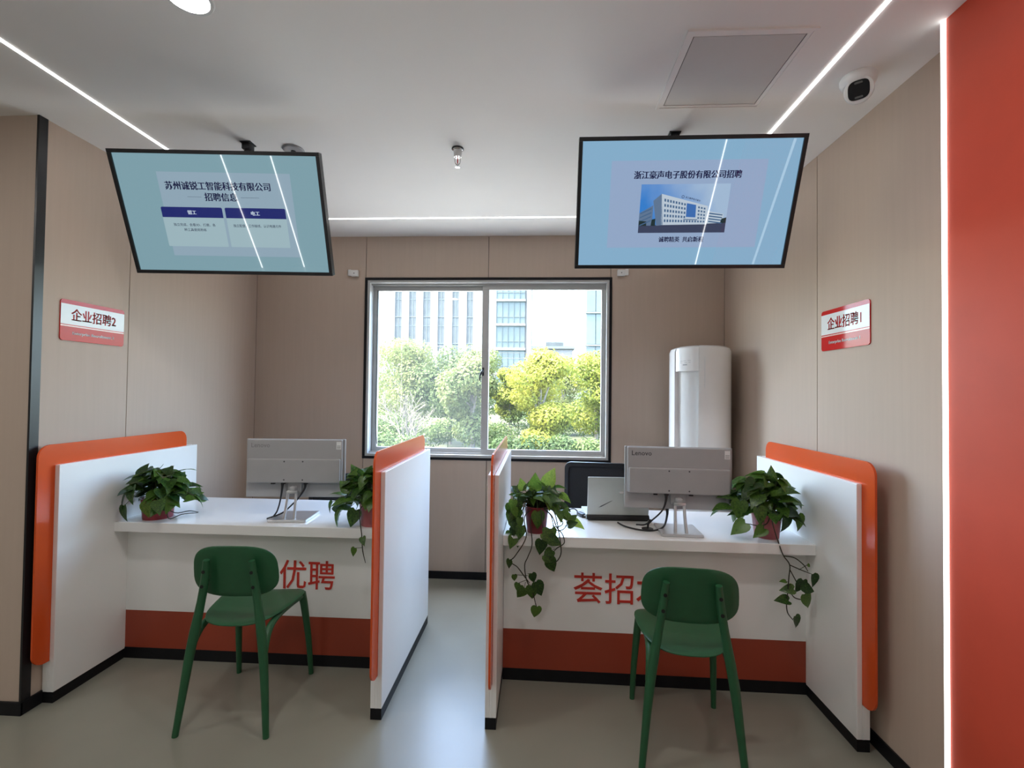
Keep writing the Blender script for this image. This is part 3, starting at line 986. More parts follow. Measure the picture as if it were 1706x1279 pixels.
# ------------------------------------------------------------------ monitors
def monitor(loc, rz, label, cables, mark_dark):
    """origin on the desk under the middle of the panel, back towards local -Y"""
    t = thing('computer_monitor', label, 'monitor', loc, (0, 0, rz))
    W, z0, z1 = 0.538, 0.112, 0.432
    obj('panel', bx(-W / 2, W / 2, 0.0, 0.012, z0, z1, 0.003), M['monitor'], t)
    bm = bmesh.new()
    box(bm, -W / 2 + 0.012, W / 2 - 0.012, -0.020, 0.001, 0.195, z1 - 0.002, 0.005)
    box(bm, -W / 2 + 0.018, W / 2 - 0.018, -0.034, -0.018, 0.195, 0.326, 0.006)
    hs = obj('rear_housing', bm, M['monitor'], t)
    obj('screen', bx(-W / 2 + 0.006, W / 2 - 0.006, 0.0115, 0.0128, z0 + 0.02, z1 - 0.006), M['lens'], t)
    obj('lettering', text_bm('Lenovo', w=0.100, cx=-0.185, cz=0.399, y=-0.0199, bold=0.012, th=0.0004), M['monitor_dark'] if mark_dark else M['monitor_mark'], hs)
    obj('sticker', bx(0.226, 0.252, -0.0206, -0.019, 0.378, 0.420), M['sign_white'], hs)
    bm = bmesh.new()
    for k in range(4):
        box(bm, 0.229, 0.249, -0.0209, -0.0205, 0.382 + 0.005 * k, 0.3835 + 0.005 * k)
    obj('sticker_print', bm, M['monitor_dark'], hs)
    for xx in (-0.05, 0.05):
        for zz in (0.312, 0.212):
            bm = bmesh.new()
            lathe(bm, [(0.0, 0.0), (0.0042, 0.0), (0.0042, 0.0008), (0.0, 0.0008)], 10, mtx=Matrix.Translation((xx, -0.034, zz)) @ Matrix.Rotation(R(90), 4, 'X'))
            obj('screw_hole', bm, M['monitor_dark'], hs)
    # stand
    obj('base', bx(-0.101, 0.101, -0.105, 0.096, 0.0, 0.013, 0.003), M['silver'], t)
    for s in (-1, 1):
        bm = bmesh.new()
        tube(bm, [(s * 0.027, -0.075, 0.012), (s * 0.024, -0.058, 0.07), (s * 0.0215, -0.040, 0.150)], [0.0085, 0.008, 0.0075], 8)
        obj('stand_leg', bm, M['silver'], t, True)
    bm = bmesh.new()
    box(bm, -0.030, 0.030, -0.050, -0.030, 0.140, 0.156, 0.004)
    obj('stand_bridge', bm, M['silver'], t, True)
    bm = bmesh.new()
    box(bm, -0.016, 0.016, -0.046, -0.010, 0.150, 0.176, 0.006)
    box(bm, -0.038, 0.038, -0.014, 0.001, 0.140, 0.196, 0.003)
    obj('hinge', bm, M['monitor'], t)
    for px in (-0.115, -0.06, 0.062):
        obj('socket', bx(px - 0.010, px + 0.010, -0.024, -0.008, 0.186, 0.196, 0.001), M['plastic_black'], t)
    for c in cables:
        bm = bmesh.new()
        tube(bm, c, [0.0085, 0.006] + [0.0042] * (len(c) - 2), 8, 5)
        obj('cable', bm, M['plastic_black'], t, True)
    return t
monitor((-1.331, 2.556, 0.75), R(5.0), 'grey monitor seen from behind on the left desk', [
    [(-0.062, -0.022, 0.196), (-0.062, -0.024, 0.165), (-0.070, -0.026, 0.10), (-0.085, -0.03, 0.04), (-0.11, -0.035, 0.005)],
    [(0.062, -0.022, 0.196), (0.060, -0.026, 0.165), (0.035, -0.028, 0.12), (-0.01, -0.010, 0.075), (-0.06, -0.02, 0.03), (-0.13, -0.05, 0.005)]], False)
monitor((0.727, 2.490, 0.75), R(-3.0), 'grey monitor seen from behind on the right desk beside the laptop', [
    [(-0.062, -0.022, 0.196), (-0.064, -0.026, 0.160), (-0.080, -0.022, 0.11), (-0.12, -0.005, 0.06), (-0.16, 0.02, 0.022), (-0.20, 0.05, 0.012)],
    [(-0.045, 0.03, 0.112), (-0.046, 0.03, 0.07), (-0.07, 0.0, 0.02), (-0.13, -0.03, 0.006), (-0.20, -0.02, 0.006), (-0.26, 0.03, 0.006), (-0.29, 0.10, 0.006)],
    [(-0.135, -0.003, 0.05), (-0.145, 0.01, 0.03), (-0.146, 0.012, 0.006)]], True)

# ------------------------------------------------------------------ laptop and adapter
t = thing('laptop', 'open silver laptop with its lid towards the chair on the right desk', 'laptop', (0.452, 2.665, 0.75), (0, 0, R(2)))
obj('base', bx(-0.172, 0.172, 0.0, 0.235, 0.006, 0.022, 0.003), M['laptop'], t)
bm = bmesh.new()
tube(bm, [(-0.172, 0.002, 0.018), (0.172, 0.002, 0.018)], 0.0145, 12)
box(bm, -0.165, 0.165, -0.006, 0.225, 0.0, 0.008, 0.002)
obj('hinge_cover', bm, M['plastic_black'], t, True)
bm = bmesh.new()
box(bm, -0.170, 0.170, -0.004, 0.003, 0.0, 0.222, 0.002)
bm.transform(Matrix.Translation((0, 0.004, 0.026)) @ Matrix.Rotation(R(9), 4, 'X'))
lid = obj('lid', bm, M['laptop'], t)
bm = bmesh.new()
b2 = Matrix.Translation((0, 0.004, 0.026)) @ Matrix.Rotation(R(9), 4, 'X')
prism(bm, [(-0.108, 0.048), (-0.090, 0.054), (-0.030, 0.090), (-0.040, 0.087), (-0.096, 0.057)], lambda u, v, w: b2 @ Vector((u, w, v)), -0.0046, -0.0036)
obj('line_mark', bm, M['monitor_dark'], lid)
bm = bmesh.new()
prism(bm, rrect(0.024, 0.016, 0.002, 3, 0.016, 0.137), lambda u, v, w: b2 @ Vector((u, w, v)), -0.0046, -0.0036)
obj('badge', bm, M['chrome'], lid)
bm = bmesh.new()
box(bm, -0.166, 0.166, 0.0032, 0.0042, 0.008, 0.216)
bm.transform(b2)
obj('screen', bm, M['lens'], lid)
obj('keyboard', bx(-0.15, 0.15, 0.04, 0.14, 0.0215, 0.0235), M['plastic_black'], t)

t = thing('power_adapter', 'small black adapter with looped white lead beside the laptop', 'adapter', (0.258, 2.735, 0.75), (0, 0, R(25)))
obj('body', bx(-0.014, 0.014, -0.032, 0.032, 0.0, 0.022, 0.004), M['plastic_black'], t, True)
bm = bmesh.new()
tube(bm, [(0.0, 0.03, 0.012), (-0.01, 0.06, 0.030), (-0.03, 0.085, 0.022), (-0.02, 0.10, 0.004)], 0.0035, 8, 5)
obj('lead', bm, M['plastic_black'], t, True)
bm = bmesh.new()
tube(bm, [(0.0, -0.03, 0.010), (0.004, -0.055, 0.024), (0.016, -0.07, 0.008), (0.034, -0.055, 0.004), (0.04, -0.02, 0.004)], 0.003, 8, 5)
obj('white_lead', bm, M['white_plastic'], t, True)

# ------------------------------------------------------------------ office chairs
def office_chair(loc, rz, label, zoff=0.0, group=None):
    t = thing('office_chair', label, 'chair', loc, (0, 0, rz))
    zt = 0.985 + zoff
    zb = 0.56 + zoff
    w = 0.43
    oo = rrect(w, zt - zb, 0.045, 6, 0, (zt + zb) / 2)
    ii = rrect(w - 0.05, zt - zb - 0.055, 0.03, 6, 0, (zt + zb) / 2)
    def cv(u):
        return -0.35 * u * u
    bm = bmesh.new()
    V = []
    for olx, y in ((oo, -0.012), (oo, 0.014), (ii, 0.014), (ii, -0.012)):
        V.append([bm.verts.new((u, y + cv(u), v)) for u, v in olx])
    n = len(oo)
    for a in range(4):
        b = (a + 1) % 4
        for k in range(n):
            bm.faces.new((V[a][k], V[a][(k + 1) % n], V[b][(k + 1) % n], V[b][k]))
    bmesh.ops.recalc_face_normals(bm, faces=bm.faces)
    obj('back_frame', bm, M['plastic_black'], t, True)
    bm = bmesh.new()
    shell(bm, rrect(w - 0.045, zt - zb - 0.05, 0.03, 6, 0, (zt + zb) / 2), lambda u, v: (u, -0.003 + cv(u), v), (0, 1, 0), 0.005, 5)
    obj('mesh_back', bm, M['mesh_black'], t, True)
    bm = bmesh.new()
    shell(bm, rrect(0.47, 0.46, 0.07, 6, 0, -0.26), lambda u, v: (u, v, 0.475 + zoff - 0.25 * u * u), (0, 0, -1), 0.06, 5)
    obj('seat', bm, M['mesh_black'], t, True)
    bm = bmesh.new()
    tube(bm, [(0, -0.2, 0.41 + zoff), (0, -0.02, 0.43 + zoff), (0, 0.035, 0.52 + zoff), (0, 0.03, 0.70 + zoff)], [0.02, 0.022, 0.02, 0.016], 10, 4)
    obj('back_support', bm, M['plastic_black'], t, True)
    for s in (-1, 1):
        bm = bmesh.new()
        tube(bm, [(s * 0.20, -0.22, 0.42 + zoff), (s * 0.265, -0.22, 0.46 + zoff), (s * 0.27, -0.21, 0.60 + zoff), (s * 0.27, -0.05, 0.635 + zoff), (s * 0.25, -0.03, 0.60 + zoff)], 0.014, 8, 4)
        obj('armrest', bm, M['plastic_black'], t, True)
    bm = bmesh.new()
    tube(bm, [(0, -0.24, 0.08), (0, -0.24, 0.42 + zoff)], 0.025, 12)
    obj('gas_column', bm, M['plastic_black'], t, True)
    for k in range(5):
        a = 2 * PI * k / 5 + 0.3
        bm = bmesh.new()
        e = (0.27 * math.cos(a), -0.24 + 0.27 * math.sin(a), 0.062)
        tube(bm, [(0, -0.24, 0.095), e], [0.024, 0.014], 8)
        lg = obj('star_leg', bm, M['plastic_black'], t, True)
        bm = bmesh.new()
        lathe(bm, [(0.0, -0.012), (0.025, -0.011), (0.027, 0.0), (0.025, 0.011), (0.0, 0.012)], 14, mtx=Matrix.Translation((e[0], e[1], 0.027)) @ Matrix.Rotation(a, 4, 'Z') @ Matrix.Rotation(R(90), 4, 'X'))
        tube(bm, [(e[0], e[1], 0.03), (e[0], e[1], 0.066)], 0.008, 6)
        obj('caster', bm, M['plastic_black'], lg, True)
    return t
office_chair((0.405, 3.24, 0), R(180 - 6), 'black mesh office chair behind the right desk by the window')
office_chair((-1.400, 3.30, 0), R(180 + 4), 'black office chair mostly hidden behind the left monitor', -0.12)

# ------------------------------------------------------------------ air conditioner
t = thing('air_conditioner', 'white cylindrical floor standing air conditioner in the back right corner', 'air conditioner', (1.150, 3.430, 0))
RA = 0.198
bm = bmesh.new()
lathe(bm, [(0.0, 0.0), (0.205, 0.0), (0.207, 0.02), (0.195, 0.035), (RA - 0.024, 0.05), (RA - 0.024, 1.755), (0.17, 1.785), (0.12, 1.795), (0.0, 1.798)], 64)
obj('body', bm, M['ac_white'], t, True)
def arc(bm, r0, r1, a0, a1, z0, z1, n=24, top=0.0):
    """vertical curved plate; angles in degrees from towards the viewer, negative to the left"""
    def p(r, a, z):
        aa = R(a - 90 - 8)
        return (r * math.cos(aa), r * math.sin(aa), z)
    zs = [z0, z1] if top == 0 else [z0, z1 - top, z1 - top * 0.35, z1]
    ins = [0, 0] if top == 0 else [0, 0, top * 0.25, top * 0.9]
    rows_o, rows_i = [], []
    for z, i_ in zip(zs, ins):
        rows_o.append([bm.verts.new(p(r1 - i_, a0 + (a1 - a0) * k / n, z)) for k in range(n + 1)])
        rows_i.append([bm.verts.new(p(r0 - i_, a0 + (a1 - a0) * k / n, z)) for k in range(n + 1)])
    for j in range(len(zs) - 1):
        for k in range(n):
            bm.faces.new((rows_o[j][k], rows_o[j][k + 1], rows_o[j + 1][k + 1], rows_o[j + 1][k]))
            bm.faces.new((rows_i[j][k + 1], rows_i[j][k], rows_i[j + 1][k], rows_i[j + 1][k + 1]))
        for k in (0, n):
            bm.faces.new((rows_o[j][k], rows_o[j + 1][k], rows_i[j + 1][k], rows_i[j][k]))
    for k in range(n):
        bm.faces.new((rows_o[0][k], rows_i[0][k], rows_i[0][k + 1], rows_o[0][k + 1]))
        bm.faces.new((rows_o[-1][k], rows_o[-1][k + 1], rows_i[-1][k + 1], rows_i[-1][k]))
    bmesh.ops.recalc_face_normals(bm, faces=bm.faces)
bm = bmesh.new()
arc(bm, RA - 0.016, RA + 0.009, -11, 150, 0.05, 1.790, 40, 0.035)
obj('front_panel', bm, M['ac_white'], t, True)
bm = bmesh.new()
arc(bm, RA - 0.030, RA, -62, -11.6, 1.615, 1.788, 16, 0.035)
dp = obj('display_panel', bm, M['ac_white'], t, True)
bm = bmesh.new()
arc(bm, RA - 0.030, RA - 0.022, -60, -12.5, 0.30, 1.610, 16)
obj('air_outlet', bm, M['white_plastic'], t, True)
bm = bmesh.new()
arc(bm, RA - 0.028, RA + 0.006, -150, -63, 0.05, 1.785, 24, 0.035)
obj('side_panel', bm, M['ac_white'], t, True)
bm = bmesh.new()
arc(bm, RA + 0.0085, RA + 0.0105, -2.0, -0.6, 1.50, 1.71, 2)
obj('indicator_strip', bm, M['sign_white'], t)
bm = bmesh.new()
for a0, a1, zz in ((-50, -44, 1.683), (-42, -36, 1.685), (-33, -27, 1.687), (-50, -46, 1.672), (-40, -34, 1.672), (-31, -27, 1.674), (-43, -34, 1.655)):
    arc(bm, RA - 0.001, RA + 0.0006, a0, a1, zz, zz + (0.007 if zz < 1.66 else 0.002), 3)
obj('display_marks', bm, M['monitor'], dp)

# ------------------------------------------------------------------ potted pothos
rnd = random.Random(11)
def leaf_mesh(name, fold, droop, curl, m):
    rows = [(-0.10, 0.0), (-0.12, 0.17), (-0.05, 0.33), (0.12, 0.415), (0.32, 0.40), (0.55, 0.30), (0.78, 0.15), (1.0, 0.0)]
    bm = bmesh.new()
    mid, le, ri = [], [], []
    for i, (y, w) in enumerate(rows):
        t_ = max(0.0, y)
        zc = -droop * t_ * t_
        ym = y if y > 0 else (0.0 if i == 2 else y * 0.0)
        mid.append(bm.verts.new((0, max(y, 0.0) if i < 3 else y, zc)))
        if w > 0:
            zz = zc + w * fold - curl * (w ** 2)
            le.append(bm.verts.new((-w, y, zz)))
            ri.append(bm.verts.new((w, y, zz)))
        else:
            le.append(mid[-1])
            ri.append(mid[-1])
    def face(vs):
        u = []
        for v in vs:
            if v not in u:
                u.append(v)
        if len(u) >= 3:
            try:
                bm.faces.new(u)
            except ValueError:
                pass
    bmesh.ops.remove_doubles(bm, verts=[mid[0], mid[1], mid[2]], dist=1e-5)
    m0 = [v for v in bm.verts if abs(v.co.x) < 1e-6 and abs(v.co.y) < 1e-6][0]
    mid = [m0, m0, m0] + mid[3:]
    le[0] = ri[0] = m0
    le[-1] = ri[-1] = mid[-1]
    for i in range(len(rows) - 1):
        face([mid[i], mid[i + 1], le[i + 1], le[i]])
        face([mid[i + 1], mid[i], ri[i], ri[i + 1]])
    bm.normal_update()
    me = bpy.data.meshes.new(name)
    bm.to_mesh(me)
    bm.free()
    me.materials.append(m)
    for p in me.polygons:
        p.use_smooth = True
    return me
LEAVES = [leaf_mesh('leaf', f, d, c, M['leaf']) for f, d, c in ((0.30, 0.20, 0.3), (0.45, 0.35, 0.5), (0.15, 0.45, 0.6), (0.55, 0.15, 0.2))]
YOUNG = [leaf_mesh('leaf', f, d, c, M['leaf_young']) for f, d, c in ((0.35, 0.2, 0.3), (0.5, 0.3, 0.4))]

def put_leaf(parent, p, direction, normal, size, young=False):
    d = Vector(direction).normalized()
    n = Vector(normal)
    n = n - d * n.dot(d)
    if n.length < 1e-3:
        n = d.orthogonal()
    n.normalize()
    x = d.cross(n)
    o = bpy.data.objects.new('leaf', rnd.choice(YOUNG if young else LEAVES))
    C.objects.link(o)
    o.parent = parent
    mtx = Matrix(((x.x * size, d.x * size, n.x * size, p[0]), (x.y * size, d.y * size, n.y * size, p[1]), (x.z * size, d.z * size, n.z * size, p[2]), (0, 0, 0, 1)))
    o.matrix_local = mtx
    return o

def plant(loc, label, rim, base, hgt, potmat, n, ext, vines, seed, singles=(), lim=None, size=(0.058, 0.092), young=0.0, low=-0.35):
    """ext = (x-, x+, y-, y+, top) of the leafy head around the pot's middle; vines = list of (polyline, [leaf specs])"""
    global rnd
    rnd = random.Random(seed)
    t = thing('potted_pothos', label, 'plant', loc, (0, 0, 0), 'potted pothos on the desks')
    bm = bmesh.new()
    lathe(bm, [(0.0, 0.002), (base, 0.0), (base * 1.02, 0.006), (rim * 0.97, hgt * 0.93), (rim, hgt * 0.94), (rim * 1.03, hgt), (rim * 0.95, hgt), (rim * 0.91, hgt * 0.88), (base * 0.9, 0.01)], 36)
    obj('pot', bm, potmat, t, True)
    bm = bmesh.new()
    lathe(bm, [(0.0, hgt * 0.90), (rim * 0.6, hgt * 0.89), (rim * 0.93, hgt * 0.87)], 20)
    obj('soil', bm, M['soil'], t, True)
    sb = bmesh.new()
    cnt = 0
    tries = 0
    while cnt < n and tries < n * 60:
        tries += 1
        a = rnd.uniform(0, 2 * PI)
        el = rnd.uniform(low, 1.0)
        rr = rnd.uniform(0.45, 1.0)
        ca, sa = math.cos(a), math.sin(a)
        ce = math.cos(el * PI / 2) if el > 0 else 1.0
        x = ca * (ext[1] if ca > 0 else ext[0]) * rr * ce
        y = sa * (ext[3] if sa > 0 else ext[2]) * rr * ce
        z = hgt + (math.sin(el * PI / 2) * (ext[4] - hgt) * rr if el > 0 else el * (hgt * 0.8) * rr)
        if z < hgt and math.hypot(x, y) < rim * 1.25:
            continue
        if y < 0.03 and z < hgt * 1.12 and abs(x) < rim * 1.15:
            continue
        if z < 0.03:
            continue
        s = rnd.uniform(*size)
        if lim and not lim(x, y, z, s):
            continue
        out = Vector((x, y, 0))
        if out.length > 1e-4:
            out.normalize()
        d = out * rnd.uniform(0.5, 1.0) + Vector((rnd.uniform(-0.5, 0.5), rnd.uniform(-0.5, 0.5), rnd.uniform(-0.75, 0.35)))
        nn = Vector((rnd.uniform(-0.5, 0.5), rnd.uniform(-0.9, 0.3), 1.0)) + out * 0.4
        tip = Vector((x, y, z)) + d.normalized() * s
        if lim and not lim(tip.x, tip.y, tip.z, s * 0.3):
            continue
        if tip.y < 0.03 and tip.z < hgt * 0.80 and abs(tip.x) < rim * 1.15:
            continue
        if tip.z < 0.012:
            continue
        put_leaf(t, (x, y, z), d, nn, s, rnd.random() < young)
        b = Vector((ca * rim * 0.35, sa * rim * 0.35, hgt * 0.88))
        mid = (b + Vector((x, y, z))) / 2 + Vector((0, 0, 0.03 + 0.3 * max(0, hgt + 0.03 - z)))
        if z < hgt + 0.02:
            mid = Vector((ca * rim * 1.1, sa * rim * 1.1, hgt + 0.035))
        tube(sb, [b, mid, (x, y, z)], [0.0022, 0.0018, 0.0013], 5, 4, cap=False)
        cnt += 1
    for p, d, nn, s, yg in singles:
        put_leaf(t, p, d, nn, s, yg)
        tube(sb, [(0, 0, hgt * 0.9), ((p[0]) * 0.6, p[1] * 0.6, max(hgt + 0.03, p[2] * 0.7 + hgt * 0.3)), p], [0.002, 0.0018, 0.0014], 5, 4, cap=False)
    st = obj('stems', sb, M['stem'], t, True)
    st['kind'] = 'stuff'
    for line, lv in vines:
        bm = bmesh.new()
        tube(bm, line, [0.0026] * (len(line) - 1) + [0.0016], 6, 5)
        vn = obj('vine', bm, M['vine'], t, True)
        for p, q_, nn, s in lv:
            tube_b = bmesh.new()
            tube(tube_b, [p, q_], 0.0013, 5)
            obj('leaf_stalk', tube_b, M['vine'], vn)
            d = (Vector(q_) - Vector(p)).normalized() * 0.6 + Vector((0, 0, -0.6))
            if len(nn) == 6:
                d = Vector(nn[3:])
            put_leaf(t, q_, d, nn[:3], s)
    return t

# left desk, beside the left wall
plant((-2.062, 2.485, 0.75), 'bushy pothos in plum red pot near the left wall on the left desk', 0.080, 0.068, 0.112, M['pot'], 105,
      (0.12, 0.20, 0.15, 0.16, 0.270), [
          ([(0.03, -0.06, 0.112), (0.075, -0.075, 0.09), (0.12, -0.03, 0.035), (0.185, -0.01, 0.042), (0.215, 0.02, 0.028)], []),
          ([(0.03, -0.03, 0.112), (0.08, -0.04, 0.085), (0.11, -0.06, 0.012), (0.16, -0.03, 0.028), (0.215, 0.015, 0.027)], [])], 5,
      singles=[((-0.100, -0.095, 0.145), (-0.25, -0.3, -1), (-0.8, -0.8, 0.2), 0.085, False),
               ((-0.095, -0.11, 0.085), (0.10, -0.10, -1), (-0.4, -1, 0.1), 0.085, False),
               ((0.012, -0.088, 0.100), (0.12, -0.12, -1), (0.2, -1, 0.3), 0.080, True),
               ((0.075, -0.060, 0.125), (0.15, -0.2, -1), (0.5, -1, 0.3), 0.075, False),
               ((-0.06, -0.06, 0.235), (0.35, 0.1, 0.9), (0.2, -1, 0.3), 0.070, False)],
      lim=lambda x, y, z, s: x - s * 0.4 > -0.138 and (y > -0.09 or z > 0.03))
# left desk, beside the middle partition
plant((-0.858, 2.470, 0.75), 'pothos in plum red pot half hidden by the partition beside the aisle', 0.076, 0.064, 0.118, M['pot_pale'], 90,
      (0.21, 0.10, 0.12, 0.16, 0.300), [
          ([(-0.02, -0.05, 0.12), (-0.045, -0.085, 0.09), (-0.02, -0.118, -0.02), (-0.01, -0.125, -0.10), (0.005, -0.125, -0.16)],
           [((-0.012, -0.123, -0.085), (-0.050, -0.125, -0.088), (-0.3, -1, 0.2, -0.35, -0.2, -1), 0.045), ((-0.015, -0.12, -0.035), (-0.008, -0.135, -0.03), (0, -1, 0.2), 0.045)])], 8,
      singles=[((-0.155, -0.06, 0.075), (-0.25, -0.2, -1), (-0.8, -0.6, 0.3), 0.085, False), ((-0.215, -0.02, 0.115), (-0.3, -0.2, -1), (-0.8, -0.6, 0.3), 0.06, False),
               ((-0.075, -0.06, 0.085), (-0.25, -0.3, -1), (0.2, -0.9, 0.5), 0.09, False), ((-0.085, 0.02, 0.235), (-0.3, -0.2, 0.5), (0, -1, 0.4), 0.085, False),
               ((-0.05, 0.0, 0.265), (0.7, -0.2, 0.25), (-0.2, -0.2, 1), 0.08, False)],
      lim=lambda x, y, z, s: x + s * 0.42 < 0.128)
# right desk, beside the aisle partition
plant((0.002, 2.420, 0.75), 'straggly pothos with trailing vines and pale young leaves beside the aisle partition', 0.062, 0.048, 0.132, M['pot'], 95,
      (0.145, 0.15, 0.13, 0.14, 0.250), [
          ([(-0.02, -0.05, 0.13), (-0.06, -0.085, 0.09), (-0.05, -0.105, 0.0), (-0.10, -0.118, -0.085), (-0.125, -0.12, -0.115), (-0.09, -0.12, -0.14), (-0.055, -0.12, -0.185), (-0.03, -0.12, -0.215)],
           [((-0.11, -0.119, -0.10), (-0.128, -0.125, -0.105), (-0.6, -1, 0.2, -0.3, -0.1, -1), 0.045)]),
          ([(0.0, -0.05, 0.13), (-0.03, -0.09, 0.08), (-0.02, -0.108, -0.03), (-0.04, -0.118, -0.09), (-0.055, -0.12, -0.13), (-0.045, -0.12, -0.20), (-0.015, -0.12, -0.26), (0.005, -0.12, -0.335)],
           [((-0.045, -0.12, -0.20), (-0.085, -0.125, -0.215), (-0.4, -1, 0.2, -0.2, -0.1, -1), 0.04), ((-0.05, -0.12, -0.21), (-0.055, -0.13, -0.235), (0.2, -1, 0.2, -0.55, 0, -1), 0.07),
            ((-0.03, -0.12, -0.22), (-0.02, -0.13, -0.225), (0.1, -1, 0.1, 0.1, 0, -1), 0.075), ((-0.02, -0.12, -0.20), (0.0, -0.13, -0.205), (0.2, -1, 0.2, 0.45, 0, -1), 0.075),
            ((0.0, -0.12, -0.31), (0.005, -0.125, -0.325), (0.1, -1, 0.1, -0.15, 0, -1), 0.065), ((-0.04, -0.12, -0.17), (-0.02, -0.13, -0.165), (0.2, -1, 0.3, 0.3, 0, -1), 0.05),
            ((-0.04, -0.12, -0.18), (-0.105, -0.125, -0.175), (0.2, -1, 0.3, 0.1, 0, -1), 0.035)]),
          ([(0.03, -0.05, 0.13), (0.075, -0.08, 0.10), (0.10, -0.09, 0.045), (0.125, -0.10, 0.02), (0.135, -0.11, -0.02), (0.10, -0.115, -0.045), (0.085, -0.12, -0.06)],
           [((0.10, -0.09, 0.045), (0.155, -0.09, 0.06), (0.2, -1, 0.5, 1, -0.1, 0.35), 0.05), ((0.09, -0.115, -0.05), (0.075, -0.12, -0.055), (0.2, -1, 0.4, -0.6, 0, -0.6), 0.06), ((0.09, -0.09, 0.06), (0.13, -0.08, 0.095), (0.1, -0.8, 0.6, 0.3, -0.1, 0.7), 0.055)]),
          ([(0.04, -0.05, 0.13), (0.085, -0.08, 0.12), (0.11, -0.10, 0.02), (0.12, -0.118, -0.06), (0.105, -0.12, -0.10), (0.085, -0.12, -0.115)],
           [((0.085, -0.12, -0.115), (0.06, -0.125, -0.095), (0.2, -1, 0.3, 0.55, 0, -1), 0.075), ((0.085, -0.12, -0.1), (0.04, -0.125, -0.075), (0.2, -1, 0.3, 0.9, 0, -0.45), 0.07)]),
          ([(0.03, -0.03, 0.13), (0.09, -0.05, 0.115), (0.13, -0.07, 0.065), (0.10, -0.09, 0.05), (0.07, -0.10, 0.06)],
           [((0.12, -0.06, 0.09), (0.14, -0.06, 0.10), (0.2, -0.9, 0.6, 0.7, -0.1, -0.4), 0.05), ((0.08, -0.10, 0.055), (0.075, -0.105, 0.045), (0.2, -0.9, 0.4, 0.3, -0.1, -0.8), 0.045)]),
          ([(0.03, -0.04, 0.13), (0.07, -0.07, 0.10), (0.09, -0.09, 0.04), (0.13, -0.08, 0.035), (0.16, -0.06, 0.07)],
           [((0.15, -0.07, 0.06), (0.165, -0.06, 0.075), (0.2, -0.9, 0.5, 0.6, 0, 0.5), 0.045)]),
          ([(0.02, -0.06, 0.13), (0.03, -0.10, 0.06), (0.045, -0.115, 0.0), (0.07, -0.12, -0.03)],
           [((0.04, -0.115, 0.01), (0.025, -0.125, -0.005), (0.1, -1, 0.2, -0.1, -0.1, -1), 0.075), ((0.05, -0.115, 0.0), (0.06, -0.13, 0.005), (0.2, -1, 0.4, 0.8, 0, -0.4), 0.07), ((0.03, -0.11, 0.03), (0.03, -0.13, 0.03), (0.3, -1, 0.6, 0.8, 0, -0.3), 0.08)])], 14,
      singles=[((-0.012, -0.02, 0.215), (0.05, 0.1, 0.9), (0.1, -1, 0.2), 0.085, True), ((0.055, 0.0, 0.235), (0.3, 0.1, 0.95), (-0.4, -1, 0.2), 0.095, True), ((0.06, 0.0, 0.16), (0.0, 0.1, 0.9), (0.4, -1, 0.2), 0.08, True),
               ((0.12, 0.0, 0.185), (0.7, -0.2, -0.35), (0.4, -0.6, 0.8), 0.065, True), ((0.175, -0.04, 0.062), (0.75, -0.2, -0.2), (0.2, -0.6, 0.8), 0.070, True),
               ((0.005, -0.07, 0.115), (0.05, -0.15, -1), (0.3, -1, 0.3), 0.085, False)] + [((-0.075 - 0.062 * ((k * 7) % 11) / 11.0, -0.045 - 0.05 * ((k * 5) % 7) / 7.0, 0.185 - 0.0125 * k), (-0.25 + 0.11 * (k % 5), -0.35, -0.75 - 0.1 * (k % 3)), (-0.3 + 0.15 * (k % 4), -1, 0.45), 0.048 + 0.006 * (k % 4), k in (1, 4)) for k in range(17)] + [((-0.07, 0.0, 0.21), (-0.2, 0, 0.8), (0.1, -1, 0.3), 0.06, True)],
      lim=lambda x, y, z, s: x - s * 0.42 > -0.150 and not (abs(x) < 0.06 and y < -0.03 and z < 0.125), size=(0.042, 0.070), young=0.16)
